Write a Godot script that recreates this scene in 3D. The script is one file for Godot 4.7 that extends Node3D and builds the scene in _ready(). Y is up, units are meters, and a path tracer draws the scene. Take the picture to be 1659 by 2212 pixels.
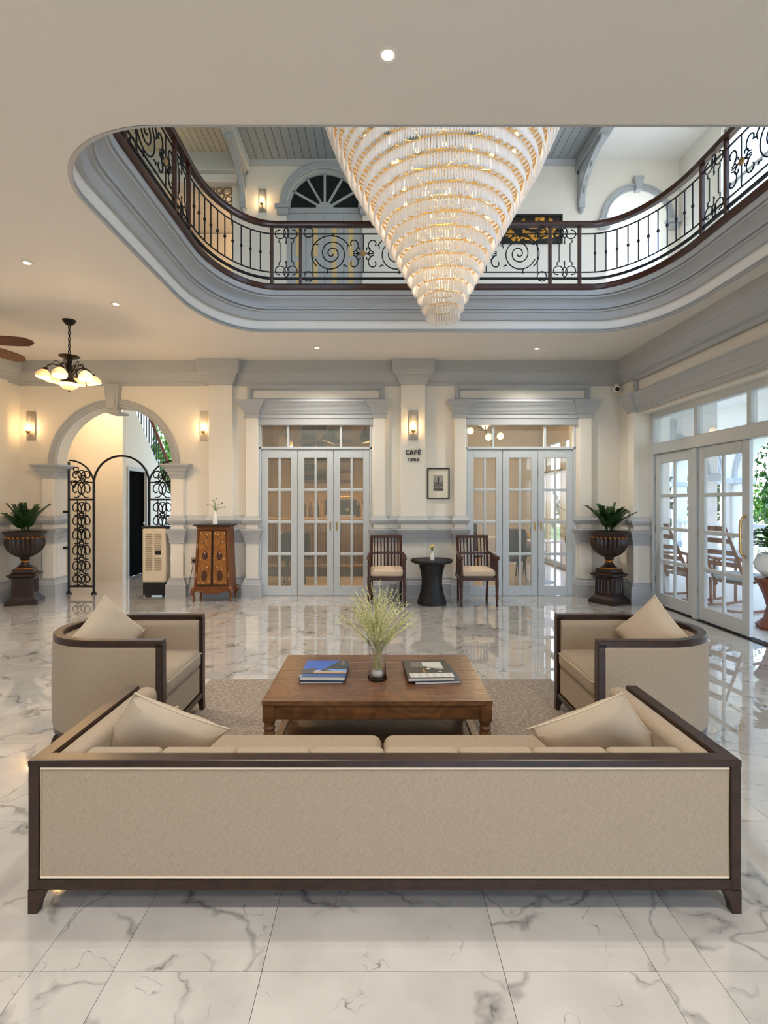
extends Node3D
# A colonial hotel lobby with a double-height void. Metres, y up, the camera looks along -z; d below means depth, d = -z.

const CEIL := 3.56
const WALL_D := 7.9
const XL := -5.45
const XR := 3.7
const UP_FLOOR := 4.07
const UP_CEIL := 7.89
const UP_D := 9.8
const LAMP_PASSAGE := 0.6
const LAMP_DOWN := 2.5
const LAMP_SCONCE := 0.07
const LAMP_SMALL := 0.16
const LAMP_BIG := 0.065

var mats := {}
var names := {}
var rng := RandomNumberGenerator.new()


func V(x: float, y: float, d: float) -> Vector3:
	return Vector3(x, y, -d)


# ------------------------------------------------------------------ mesh builder
class MB:
	var p := PackedVector3Array()
	var uv := PackedVector2Array()

	func tri(a: Vector3, b: Vector3, c: Vector3, ua := Vector2.ZERO, ub := Vector2.ZERO, uc := Vector2.ZERO) -> void:
		p.append(a); p.append(b); p.append(c)
		uv.append(ua); uv.append(ub); uv.append(uc)

	func quad(a: Vector3, b: Vector3, c: Vector3, d: Vector3) -> void:
		tri(a, b, c, Vector2(0, 1), Vector2(1, 1), Vector2(1, 0))
		tri(a, c, d, Vector2(0, 1), Vector2(1, 0), Vector2(0, 0))

	# turn the triangles added since "start" so that the closed shape faces outwards
	func fix(start: int) -> void:
		var vol := 0.0
		var o := p[start] if start < p.size() else Vector3.ZERO
		for i in range(start, p.size(), 3):
			vol += (p[i] - o).dot((p[i + 1] - o).cross(p[i + 2] - o))
		if vol < 0.0:
			for i in range(start, p.size(), 3):
				var t := p[i + 1]
				p[i + 1] = p[i + 2]
				p[i + 2] = t
				var u := uv[i + 1]
				uv[i + 1] = uv[i + 2]
				uv[i + 2] = u

	# box from corner to corner with chamfered edges
	func box(a: Vector3, b: Vector3, bev := 0.0, turn := Basis.IDENTITY, at := Vector3.ZERO) -> MB:
		var s := p.size()
		var c := (a + b) * 0.5
		var h := (b - a).abs() * 0.5
		bev = minf(bev, minf(h.x, minf(h.y, h.z)) * 0.9)
		if bev <= 0.0:
			var k := []
			for i in 8:
				k.append(c + Vector3(h.x if i & 1 else -h.x, h.y if i & 2 else -h.y, h.z if i & 4 else -h.z))
			for f in [[4, 5, 7, 6], [1, 0, 2, 3], [5, 1, 3, 7], [0, 4, 6, 2], [6, 7, 3, 2], [0, 1, 5, 4]]:
				quad(k[f[0]], k[f[1]], k[f[2]], k[f[3]])
		else:
			var q := {}
			for i in 8:
				var sx := 1.0 if i & 1 else -1.0
				var sy := 1.0 if i & 2 else -1.0
				var sz := 1.0 if i & 4 else -1.0
				q[Vector2i(i, 0)] = c + Vector3(sx * h.x, sy * (h.y - bev), sz * (h.z - bev))
				q[Vector2i(i, 1)] = c + Vector3(sx * (h.x - bev), sy * h.y, sz * (h.z - bev))
				q[Vector2i(i, 2)] = c + Vector3(sx * (h.x - bev), sy * (h.y - bev), sz * h.z)
			var fs := [[[4, 5, 7, 6], 2], [[1, 0, 2, 3], 2], [[5, 1, 3, 7], 0], [[0, 4, 6, 2], 0], [[6, 7, 3, 2], 1], [[0, 1, 5, 4], 1]]
			for f in fs:
				var w: Array = f[0]
				var ax: int = f[1]
				quad(q[Vector2i(w[0], ax)], q[Vector2i(w[1], ax)], q[Vector2i(w[2], ax)], q[Vector2i(w[3], ax)])
			for ax in 3:  # edges along axis ax join the faces of the two other axes
				var u := (ax + 1) % 3
				var v := (ax + 2) % 3
				for su in 2:
					for sv in 2:
						var i0 := (su << u) | (sv << v)
						var i1 := i0 | (1 << ax)
						var A: Vector3 = q[Vector2i(i0, u)]
						var B: Vector3 = q[Vector2i(i1, u)]
						var C: Vector3 = q[Vector2i(i1, v)]
						var D: Vector3 = q[Vector2i(i0, v)]
						var n := (B - A).cross(C - A)
						if n.dot((A + C) * 0.5 - c) < 0.0:
							quad(B, A, D, C)
						else:
							quad(A, B, C, D)
			for i in 8:
				var A: Vector3 = q[Vector2i(i, 0)]
				var B: Vector3 = q[Vector2i(i, 1)]
				var C: Vector3 = q[Vector2i(i, 2)]
				if (B - A).cross(C - A).dot(A - c) < 0.0:
					tri(A, C, B)
				else:
					tri(A, B, C)
		if turn != Basis.IDENTITY or at != Vector3.ZERO:
			for i in range(s, p.size()):
				p[i] = turn * p[i] + at
		return self

	# softly rounded block
	func rbox(c: Vector3, size: Vector3, r: float, seg := 3, puff := 0.0) -> MB:
		var s := p.size()
		var h := size * 0.5
		var ls := []
		for ax in 3:
			var rr := minf(r, h[ax] * 0.98)
			var l := []
			for k in seg + 1:
				l.append(-h[ax] + rr * (1.0 - cos(PI / 2 * k / seg)) if false else -h[ax] + rr * k / seg)
			var mid := 4 if puff != 0.0 else 1
			for k in range(1, mid):
				l.append(lerpf(-h[ax] + rr, h[ax] - rr, float(k) / mid))
			for k in seg + 1:
				l.append(h[ax] - rr + rr * k / seg)
			ls.append(l)
		var inn := Vector3(maxf(h.x - r, h.x * 0.02), maxf(h.y - r, h.y * 0.02), maxf(h.z - r, h.z * 0.02))
		var map := func(q: Vector3) -> Vector3:
			var k := q.clamp(-inn, inn)
			var d := q - k
			var rad := Vector3(h.x - inn.x, h.y - inn.y, h.z - inn.z)
			var dn := Vector3(d.x / rad.x, d.y / rad.y, d.z / rad.z)
			if dn.length() > 0.0001:
				dn = dn / dn.length() * maxf(absf(dn.x), maxf(absf(dn.y), absf(dn.z)))
			var o := k + dn * rad
			if puff != 0.0:
				var fx := 1.0 - (o.x / h.x) * (o.x / h.x)
				var fz := 1.0 - (o.z / h.z) * (o.z / h.z)
				o.y += signf(o.y) * puff * fx * fz * absf(o.y) / h.y
			return c + o
		for ax in 3:
			var u := (ax + 1) % 3
			var v := (ax + 2) % 3
			for side in [-1.0, 1.0]:
				for i in ls[u].size() - 1:
					for j in ls[v].size() - 1:
						var qs := []
						for o in [[0, 0], [1, 0], [1, 1], [0, 1]]:
							var q := Vector3.ZERO
							q[ax] = side * h[ax]
							q[u] = ls[u][i + o[0]]
							q[v] = ls[v][j + o[1]]
							qs.append(map.call(q))
						if side > 0.0:
							quad(qs[0], qs[1], qs[2], qs[3])
						else:
							quad(qs[3], qs[2], qs[1], qs[0])
		return self

	# tube along points; r may be a number or a list
	func tube(path: Array, r, n := 6, closed := false, cap := true) -> MB:
		var s := p.size()
		var m := path.size()
		var rings := []
		var up := Vector3.ZERO
		for i in m:
			var a: Vector3 = path[(i - 1 + m) % m] if closed or i > 0 else path[i]
			var b: Vector3 = path[(i + 1) % m] if closed or i < m - 1 else path[i]
			var t := (b - a).normalized()
			if up == Vector3.ZERO:
				up = Vector3.UP if absf(t.y) < 0.9 else Vector3.RIGHT
			var side := t.cross(up)
			if side.length() < 0.001:
				side = t.cross(Vector3.FORWARD)
			side = side.normalized()
			up = side.cross(t).normalized()
			var rad: float = r[i] if r is Array else r
			var ring := []
			for k in n:
				var an := TAU * k / n
				ring.append(path[i] + (side * cos(an) + up * sin(an)) * rad)
			rings.append(ring)
		var last := m if closed else m - 1
		for i in last:
			var A: Array = rings[i]
			var B: Array = rings[(i + 1) % m]
			for k in n:
				var l := (k + 1) % n
				tri(A[k], B[k], B[l])
				tri(A[k], B[l], A[l])
		if cap and not closed:
			for k in range(1, n - 1):
				tri(rings[0][0], rings[0][k], rings[0][k + 1])
				tri(rings[m - 1][0], rings[m - 1][k + 1], rings[m - 1][k])
		fix(s)
		return self

	# body of revolution about the y axis through c; profile of (radius, height); flutes deepen the radius between heights f0 and f1
	func lathe(prof: Array, n: int, c := Vector3.ZERO, flutes := 0, depth := 0.0, f0 := 0.0, f1 := 0.0, caps := true) -> MB:
		var s := p.size()
		var rings := []
		for q in prof:
			var ring := []
			for k in n:
				var an := TAU * k / n
				var r: float = q.x
				if flutes > 0 and q.y >= f0 and q.y <= f1:
					r *= 1.0 - depth * (1.0 - absf(sin(an * flutes * 0.5)))
				ring.append(c + Vector3(r * cos(an), q.y, r * sin(an)))
			rings.append(ring)
		for i in rings.size() - 1:
			for k in n:
				var l := (k + 1) % n
				tri(rings[i][k], rings[i + 1][k], rings[i + 1][l], Vector2(float(k) / n, i), Vector2(float(k) / n, i + 1), Vector2(float(k + 1) / n, i + 1))
				tri(rings[i][k], rings[i + 1][l], rings[i][l], Vector2(float(k) / n, i), Vector2(float(k + 1) / n, i + 1), Vector2(float(k + 1) / n, i))
		for e in [0, rings.size() - 1]:
			if caps and prof[e].x > 0.0005:
				var mid: Vector3 = c + Vector3(0, prof[e].y, 0)
				for k in n:
					var l := (k + 1) % n
					if e == 0:
						tri(mid, rings[e][k], rings[e][l])
					else:
						tri(mid, rings[e][l], rings[e][k])
		fix(s)
		return self

	# straight-sided solid: polygon in (u, v), pushed from a to b along w; axes name where u, v and w go
	func prism(poly: PackedVector2Array, a: float, b: float, axes := "xyz") -> MB:
		var s := p.size()
		var put := func(q: Vector2, w: float) -> Vector3:
			var o := Vector3.ZERO
			o["xyz".find(axes[0])] = q.x
			o["xyz".find(axes[1])] = q.y
			o["xyz".find(axes[2])] = w
			return o
		var t := Geometry2D.triangulate_polygon(poly)
		if Geometry2D.is_polygon_clockwise(poly):
			poly.reverse()
			t = Geometry2D.triangulate_polygon(poly)
		for i in range(0, t.size(), 3):
			var q0 := poly[t[i]]
			var q1 := poly[t[i + 1]]
			var q2 := poly[t[i + 2]]
			if (q1 - q0).cross(q2 - q0) < 0.0:
				var h := q1
				q1 = q2
				q2 = h
			tri(put.call(q0, b), put.call(q1, b), put.call(q2, b), q0, q1, q2)
			tri(put.call(q0, a), put.call(q2, a), put.call(q1, a), q0, q2, q1)
		for i in poly.size():
			var j := (i + 1) % poly.size()
			quad(put.call(poly[i], a), put.call(poly[j], a), put.call(poly[j], b), put.call(poly[i], b))
		fix(s)
		return self

	# moulding: closed section of (out, up) carried along plan points (x, d); out is to the right-hand side of the walk seen from above
	func sweep(sec: Array, path: Array, closed := false) -> MB:
		var s := p.size()
		var m := path.size()
		var rings := []
		for i in m:
			var ts := []
			if closed or i > 0:
				ts.append((path[i] - path[(i - 1 + m) % m]).normalized())
			if closed or i < m - 1:
				ts.append((path[(i + 1) % m] - path[i]).normalized())
			var n0 := Vector2(ts[0].y, -ts[0].x)
			var n1: Vector2 = Vector2(ts[-1].y, -ts[-1].x)
			var bis := (n0 + n1).normalized()
			var k := 1.0 / maxf(0.35, bis.dot(n0))
			var ring := []
			for q in sec:
				var w: Vector2 = path[i] + bis * k * q.x
				ring.append(Vector3(w.x, q.y, -w.y))
			rings.append(ring)
		var n := sec.size()
		var last := m if closed else m - 1
		for i in last:
			var A: Array = rings[i]
			var B: Array = rings[(i + 1) % m]
			for k in n:
				var l := (k + 1) % n
				quad(A[k], A[l], B[l], B[k])
		if not closed:
			var poly := PackedVector2Array(sec)
			var t := Geometry2D.triangulate_polygon(poly)
			for i in range(0, t.size(), 3):
				var a0 := poly[t[i]]
				var a1 := poly[t[i + 1]]
				var a2 := poly[t[i + 2]]
				var cw := (a1 - a0).cross(a2 - a0) < 0.0
				var i0 := t[i]
				var i1 := t[i + 2] if cw else t[i + 1]
				var i2 := t[i + 1] if cw else t[i + 2]
				if Geometry2D.is_polygon_clockwise(poly):
					var h := i1
					i1 = i2
					i2 = h
				tri(rings[0][i0], rings[0][i2], rings[0][i1])
				tri(rings[m - 1][i0], rings[m - 1][i1], rings[m - 1][i2])
		fix(s)
		return self

	# section (radial, forward) carried round an arc in the x-y plane about c
	func arc(sec: Array, c: Vector3, a0: float, a1: float, n: int) -> MB:
		var s := p.size()
		var rings := []
		for i in n + 1:
			var an := lerpf(a0, a1, float(i) / n)
			var ring := []
			for q in sec:
				ring.append(c + Vector3(cos(an) * q.x, sin(an) * q.x, q.y))
			rings.append(ring)
		var m := sec.size()
		for i in n:
			for k in m:
				var l := (k + 1) % m
				quad(rings[i][k], rings[i + 1][k], rings[i + 1][l], rings[i][l])
		for k in range(1, m - 1):
			tri(rings[0][0], rings[0][k], rings[0][k + 1])
			tri(rings[n][0], rings[n][k + 1], rings[n][k])
		fix(s)
		return self

	func add(o: MB, t := Transform3D.IDENTITY) -> MB:
		for q in o.p:
			p.append(t * q)
		uv.append_array(o.uv)
		return self

	func moved(t: Transform3D) -> MB:
		for i in p.size():
			p[i] = t * p[i]
		if t.basis.determinant() < 0.0:
			for i in range(0, p.size(), 3):
				var h := p[i + 1]
				p[i + 1] = p[i + 2]
				p[i + 2] = h
				var u := uv[i + 1]
				uv[i + 1] = uv[i + 2]
				uv[i + 2] = u
		return self

	func mesh(crease := 38.0) -> ArrayMesh:
		var n := p.size()
		var fn := PackedVector3Array()
		fn.resize(n / 3)
		var around := {}
		for f in n / 3:
			var a := p[f * 3]
			fn[f] = (p[f * 3 + 1] - a).cross(p[f * 3 + 2] - a)
		var keys := PackedInt64Array()
		keys.resize(n)
		for i in n:
			var k := Vector3i((p[i] * 20000.0).round())
			if around.has(k):
				around[k].append(i / 3)
			else:
				around[k] = [i / 3]
		var lim := cos(deg_to_rad(crease))
		var P := PackedVector3Array()
		var N := PackedVector3Array()
		var U := PackedVector2Array()
		P.resize(n); N.resize(n); U.resize(n)
		for f in n / 3:
			var me := fn[f].normalized()
			for c in 3:
				var i := f * 3 + c
				var sum := Vector3.ZERO
				for g in around[Vector3i((p[i] * 20000.0).round())]:
					if fn[g].normalized().dot(me) >= lim:
						sum += fn[g]
				var o: int = f * 3 + [0, 2, 1][c]
				P[o] = p[i]
				N[o] = sum.normalized() if sum.length_squared() > 0.0 else me
				U[o] = uv[i]
		var arr := []
		arr.resize(Mesh.ARRAY_MAX)
		arr[Mesh.ARRAY_VERTEX] = P
		arr[Mesh.ARRAY_NORMAL] = N
		arr[Mesh.ARRAY_TEX_UV] = U
		var am := ArrayMesh.new()
		am.add_surface_from_arrays(Mesh.PRIMITIVE_TRIANGLES, arr)
		return am


# ------------------------------------------------------------------ nodes
func numbered(called: String) -> String:
	names[called] = names.get(called, -1) + 1
	return called if names[called] == 0 else "%s_%03d" % [called, names[called]]


func tag(o: Node3D, label: String, category: String, group := "") -> void:
	o.set_meta("label", label)
	o.set_meta("category", category)
	if group:
		o.set_meta("group", group)


func thing(called: String, label: String, category: String, at := Vector3.ZERO, turn := 0.0, group := "") -> Node3D:
	var o := Node3D.new()
	o.name = numbered(called)
	add_child(o)
	o.position = at
	o.rotation.y = turn
	tag(o, label, category, group)
	return o


func structure(called: String) -> Node3D:
	var o := Node3D.new()
	o.name = called
	add_child(o)
	o.set_meta("kind", "structure")
	return o


func part(called: String, shape, m: Material, parent: Node, label := "") -> MeshInstance3D:
	var o := MeshInstance3D.new()
	o.name = called
	o.mesh = shape.mesh() if shape is MB else shape
	o.material_override = m
	parent.add_child(o, true)
	if label:
		o.set_meta("label", label)
	return o


func solo(called: String, label: String, category: String, shape, m: Material, at := Vector3.ZERO, group := "") -> MeshInstance3D:
	var o := part(numbered(called), shape, m, self)
	o.position = at
	tag(o, label, category, group)
	return o


func wall_piece(called: String, shape, m: Material) -> MeshInstance3D:
	var o := part(called, shape, m, self)
	o.set_meta("kind", "structure")
	return o


func copy(o: Node3D, label := "", at = null) -> Node3D:
	var c: Node3D = o.duplicate()
	var base := String(o.name)
	var r := RegEx.create_from_string("_\\d{3}$")
	c.name = numbered(r.sub(base, ""))
	add_child(c)
	if label:
		c.set_meta("label", label)
	if at != null:
		c.position = at
	return c


# ------------------------------------------------------------------ materials
func mat(key: String, c: Color, rough := 0.6, metal := 0.0, more := {}) -> StandardMaterial3D:
	if mats.has(key):
		return mats[key]
	var m := StandardMaterial3D.new()
	m.resource_name = key
	m.albedo_color = c
	m.roughness = rough
	m.metallic = metal
	for k in more:
		m.set(k, more[k])
	mats[key] = m
	return m


func noise_img(w: int, h: int, freq: float, sd: int, oct := 4, kind := FastNoiseLite.TYPE_SIMPLEX_SMOOTH) -> Image:
	var n := FastNoiseLite.new()
	n.seed = sd
	n.noise_type = kind
	n.frequency = freq
	n.fractal_octaves = oct
	return n.get_seamless_image(w, h)


func tex(im: Image) -> ImageTexture:
	return ImageTexture.create_from_image(im)


# seamless colour texture mixed from noise: stretch pulls the pattern along u
func mottled(w: int, h: int, freq: float, sd: int, dark: Color, light: Color, oct := 4) -> Image:
	var n := noise_img(w, h, freq, sd, oct)
	var im := Image.create_empty(w, h, false, Image.FORMAT_RGB8)
	var src := n.get_data()
	var out := PackedByteArray()
	out.resize(w * h * 3)
	var ch := src.size() / (w * h)
	for i in w * h:
		var c := dark.lerp(light, src[i * ch] / 255.0)
		out[i * 3] = int(c.r * 255); out[i * 3 + 1] = int(c.g * 255); out[i * 3 + 2] = int(c.b * 255)
	im.set_data(w, h, false, Image.FORMAT_RGB8, out)
	return im


func wood_tex(sd: int, dark: Color, light: Color) -> ImageTexture:
	var a := noise_img(512, 512, 0.004, sd, 3)
	var b := noise_img(512, 512, 0.05, sd + 1, 3)
	var im := Image.create_empty(512, 512, false, Image.FORMAT_RGB8)
	for y in 512:
		for x in 512:
			var w := a.get_pixel(x, y).r
			var g := b.get_pixel((x / 14) % 512, y).r
			var f := 0.5 + 0.5 * sin((y * 0.06 + w * 26.0))
			im.set_pixel(x, y, dark.lerp(light, clampf(f * 0.35 + g * 0.65, 0, 1)))
	return tex(im)


func marble_tex(sd: int) -> ImageTexture:
	var S := 1024
	var wx := noise_img(S, S, 0.0022, sd, 5).get_data()
	var wy := noise_img(S, S, 0.0022, sd + 1, 5).get_data()
	var cl := noise_img(S, S, 0.003, sd + 2, 4).get_data()
	var gate := noise_img(S, S, 0.003, sd + 3, 3).get_data()
	var fine := noise_img(S, S, 0.02, sd + 4, 4).get_data()
	var out := PackedByteArray()
	out.resize(S * S * 3)
	for y in S:
		for x in S:
			var i := y * S + x
			var a := wx[i] / 255.0 - 0.5
			var b := wy[i] / 255.0 - 0.5
			var f := fine[i] / 255.0
			# families of warped diagonal veins
			var v1 := absf(fposmod(2.0 * float(x - y) / S + a * 0.75 + (f - 0.5) * 0.03, 1.0) - 0.5)
			var v2 := absf(fposmod(float(x + 3 * y) / S + b * 0.8 + 0.3 + (f - 0.5) * 0.025, 1.0) - 0.5)
			var v3 := absf(fposmod(float(2 * x - y) / S + b * 0.8 + 0.6 + (f - 0.5) * 0.03, 1.0) - 0.5)
			var g := clampf((gate[i] / 255.0 - 0.33) * 4.0, 0.0, 1.0)
			var g2 := clampf((0.66 - gate[i] / 255.0) * 4.0, 0.0, 1.0)
			var soft := clampf((f - 0.25) * 1.6, 0.0, 1.0)
			var vein := clampf(1.0 - v1 / 0.018, 0.0, 1.0) * g * 0.85 * soft
			vein = maxf(vein, clampf(1.0 - v1 / 0.07, 0.0, 1.0) * 0.30 * g)
			vein = maxf(vein, clampf(1.0 - v2 / 0.012, 0.0, 1.0) * g2 * 0.75 * soft)
			vein = maxf(vein, clampf(1.0 - v2 / 0.045, 0.0, 1.0) * 0.22 * g2)
			vein = maxf(vein, clampf(1.0 - v3 / 0.009, 0.0, 1.0) * 0.5 * soft * g)
			var base := 0.765 + 0.09 * (cl[i] / 255.0 - 0.5)
			var k := 1.0 - 0.78 * vein
			out[i * 3] = int(255 * clampf(base * k, 0, 1))
			out[i * 3 + 1] = int(255 * clampf((base - 0.012) * k, 0, 1))
			out[i * 3 + 2] = int(255 * clampf((base - 0.024) * (k + 0.03 * vein), 0, 1))
	var im := Image.create_from_data(S, S, false, Image.FORMAT_RGB8, out)
	return tex(im)


func linen_tex(sd: int, dark: Color, light: Color) -> ImageTexture:
	var a := noise_img(256, 256, 0.4, sd, 2)
	var b := noise_img(256, 256, 0.4, sd + 1, 2)
	var c := noise_img(256, 256, 0.012, sd + 2, 3)
	var im := Image.create_empty(256, 256, false, Image.FORMAT_RGB8)
	for y in 256:
		for x in 256:
			var f := a.get_pixel(x, (y / 16) % 256).r * 0.55 + b.get_pixel((x / 16) % 256, y).r * 0.41 + c.get_pixel(x, y).r * 0.04
			im.set_pixel(x, y, dark.lerp(light, f))
	return tex(im)


func make_materials() -> void:
	mat("wall cream", Color(0.91, 0.885, 0.84), 0.75)
	mat("wall white", Color(0.93, 0.92, 0.895), 0.75)
	mat("ceiling paint", Color(0.90, 0.88, 0.855), 0.8)
	mat("trim grey", Color(0.69, 0.70, 0.71), 0.5)
	mat("door grey", Color(0.76, 0.785, 0.80), 0.45)
	mat("fascia white", Color(0.93, 0.925, 0.91), 0.6)
	mat("glass", Color(0.95, 1.0, 0.98, 0.06), 0.02, 0.0, {"transparency": BaseMaterial3D.TRANSPARENCY_ALPHA})
	mat("dark glass", Color(0.10, 0.13, 0.13), 0.08)
	mat("black iron", Color(0.055, 0.05, 0.05), 0.5, 0.35)
	mat("rail wood", Color.WHITE, 0.28, 0.0, {"albedo_texture": wood_tex(5, Color(0.16, 0.07, 0.04), Color(0.33, 0.16, 0.09)), "uv1_triplanar": true, "uv1_scale": Vector3(1.3, 1.3, 1.3)})
	mat("frame wood", Color.WHITE, 0.32, 0.0, {"albedo_texture": wood_tex(15, Color(0.13, 0.075, 0.055), Color(0.25, 0.155, 0.115)), "uv1_triplanar": true, "uv1_scale": Vector3(1.1, 1.1, 1.1)})
	mat("table wood", Color.WHITE, 0.30, 0.0, {"albedo_texture": wood_tex(25, Color(0.31, 0.195, 0.11), Color(0.53, 0.365, 0.225)), "uv1_triplanar": true, "uv1_scale": Vector3(1.0, 1.0, 1.0)})
	mat("chair wood", Color.WHITE, 0.35, 0.0, {"albedo_texture": wood_tex(35, Color(0.17, 0.07, 0.045), Color(0.34, 0.165, 0.10)), "uv1_triplanar": true, "uv1_scale": Vector3(2.0, 2.0, 2.0)})
	mat("linen", Color(0.955, 0.955, 0.955), 0.9, 0.0, {"albedo_texture": linen_tex(45, Color(0.56, 0.495, 0.42), Color(0.79, 0.715, 0.625)), "uv1_triplanar": true, "uv1_scale": Vector3(6.5, 6.5, 6.5), "rim_enabled": true, "rim": 0.25, "rim_tint": 0.6})
	mat("piping", Color(0.84, 0.78, 0.68), 0.85)
	mat("pillow cloth", Color.WHITE, 0.85, 0.0, {"albedo_texture": linen_tex(46, Color(0.70, 0.63, 0.545), Color(0.80, 0.735, 0.65)), "uv1_triplanar": true, "uv1_scale": Vector3(4.5, 4.5, 4.5), "rim_enabled": true, "rim": 0.2, "rim_tint": 0.6})
	mat("marble", Color.WHITE, 0.03, 0.0, {"albedo_texture": marble_tex(55), "metallic_specular": 0.6, "clearcoat_enabled": true, "clearcoat": 1.0, "clearcoat_roughness": 0.01})
	mat("grout", Color(0.55, 0.51, 0.46), 0.8)
	mat("brass", Color(0.72, 0.60, 0.40), 0.38, 1.0)
	mat("gold", Color(0.92, 0.74, 0.40), 0.22, 1.0)
	mat("steel", Color(0.7, 0.7, 0.7), 0.35, 1.0)
	mat("matt black", Color(0.02, 0.02, 0.022), 0.9, 0.0, {"metallic_specular": 0.1})
	mat("black paint", Color(0.045, 0.045, 0.05), 0.5)
	mat("white porcelain", Color(0.94, 0.93, 0.91), 0.2)
	mat("urn brown", Color(0.17, 0.105, 0.085), 0.38)
	mat("urn gilt", Color(0.75, 0.45, 0.13), 0.4, 0.6)
	mat("soil", Color(0.12, 0.08, 0.05), 0.95)
	mat("leaf dark", Color(0.10, 0.22, 0.07), 0.35, 0.0, {"backlight_enabled": true, "backlight": Color(0.10, 0.2, 0.05)})
	mat("leaf mid", Color(0.16, 0.31, 0.09), 0.4, 0.0, {"backlight_enabled": true, "backlight": Color(0.12, 0.25, 0.06)})
	mat("leaf bright", Color(0.36, 0.52, 0.16), 0.6, 0.0, {"backlight_enabled": true, "backlight": Color(0.3, 0.45, 0.12)})
	mat("cushion beige", Color(0.83, 0.74, 0.64), 0.85)
	mat("terrace stone", Color(0.86, 0.84, 0.82), 0.35)
	mat("terrace paint", Color(0.90, 0.91, 0.92), 0.7)
	mat("terrace trim", Color(0.70, 0.75, 0.80), 0.6)


func _ready() -> void:
	rng.seed = 7
	# ---- camera
	var cam := Camera3D.new()
	cam.name = "camera"
	add_child(cam)
	cam.position = Vector3(0, 1.45, 0)
	var near := 0.05
	cam.set_frustum(2.0 * 1106.0 / 1120.0 * near, Vector2(14.5, -24.0) / 1120.0 * near, near, 200.0)
	cam.current = true
	# ---- sky and exposure
	var env := Environment.new()
	env.background_mode = Environment.BG_SKY
	var sky := ProceduralSkyMaterial.new()
	sky.sky_top_color = Color(0.66, 0.80, 0.98)
	sky.sky_horizon_color = Color(0.95, 0.98, 1.0)
	sky.ground_horizon_color = Color(0.80, 0.82, 0.78)
	sky.ground_bottom_color = Color(0.55, 0.57, 0.50)
	sky.energy_multiplier = 5.0
	env.sky = Sky.new()
	env.sky.sky_material = sky
	env.tonemap_mode = Environment.TONE_MAPPER_LINEAR
	env.tonemap_exposure = 1.34
	env.sdfgi_enabled = true
	env.ssao_enabled = true
	env.ssil_enabled = true
	var we := WorldEnvironment.new()
	we.name = "world"
	we.environment = env
	add_child(we)
	# ---- sun: high, from beyond the terrace on the right
	var sun := DirectionalLight3D.new()
	sun.name = "sun"
	add_child(sun)
	sun.rotation_degrees = Vector3(-58, 118, 0)
	sun.light_energy = 2.4
	sun.light_color = Color(1.0, 0.95, 0.86)
	sun.light_angular_distance = 0.6
	sun.shadow_enabled = true

	make_materials()
	build_shell()
	build_void()
	build_upper()
	build_doors()
	build_cafe()
	build_passage()
	build_terrace()
	build_lamps()
	build_sofa_group()
	build_wall_furniture()
	build_small_things()


# ------------------------------------------------------------------ the shell of the lobby
func pts(a: Array) -> PackedVector2Array:
	return PackedVector2Array(a)


func P2(a: Array) -> Array:
	var o := []
	for q in a:
		o.append(Vector2(q[0], q[1]))
	return o


func arch_pts(cx: float, spring: float, r: float, n := 24) -> Array:
	var o := []
	for i in n + 1:
		var an := PI - PI * i / n
		o.append(Vector2(cx + r * cos(an), spring + r * sin(an)))
	return o


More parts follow.
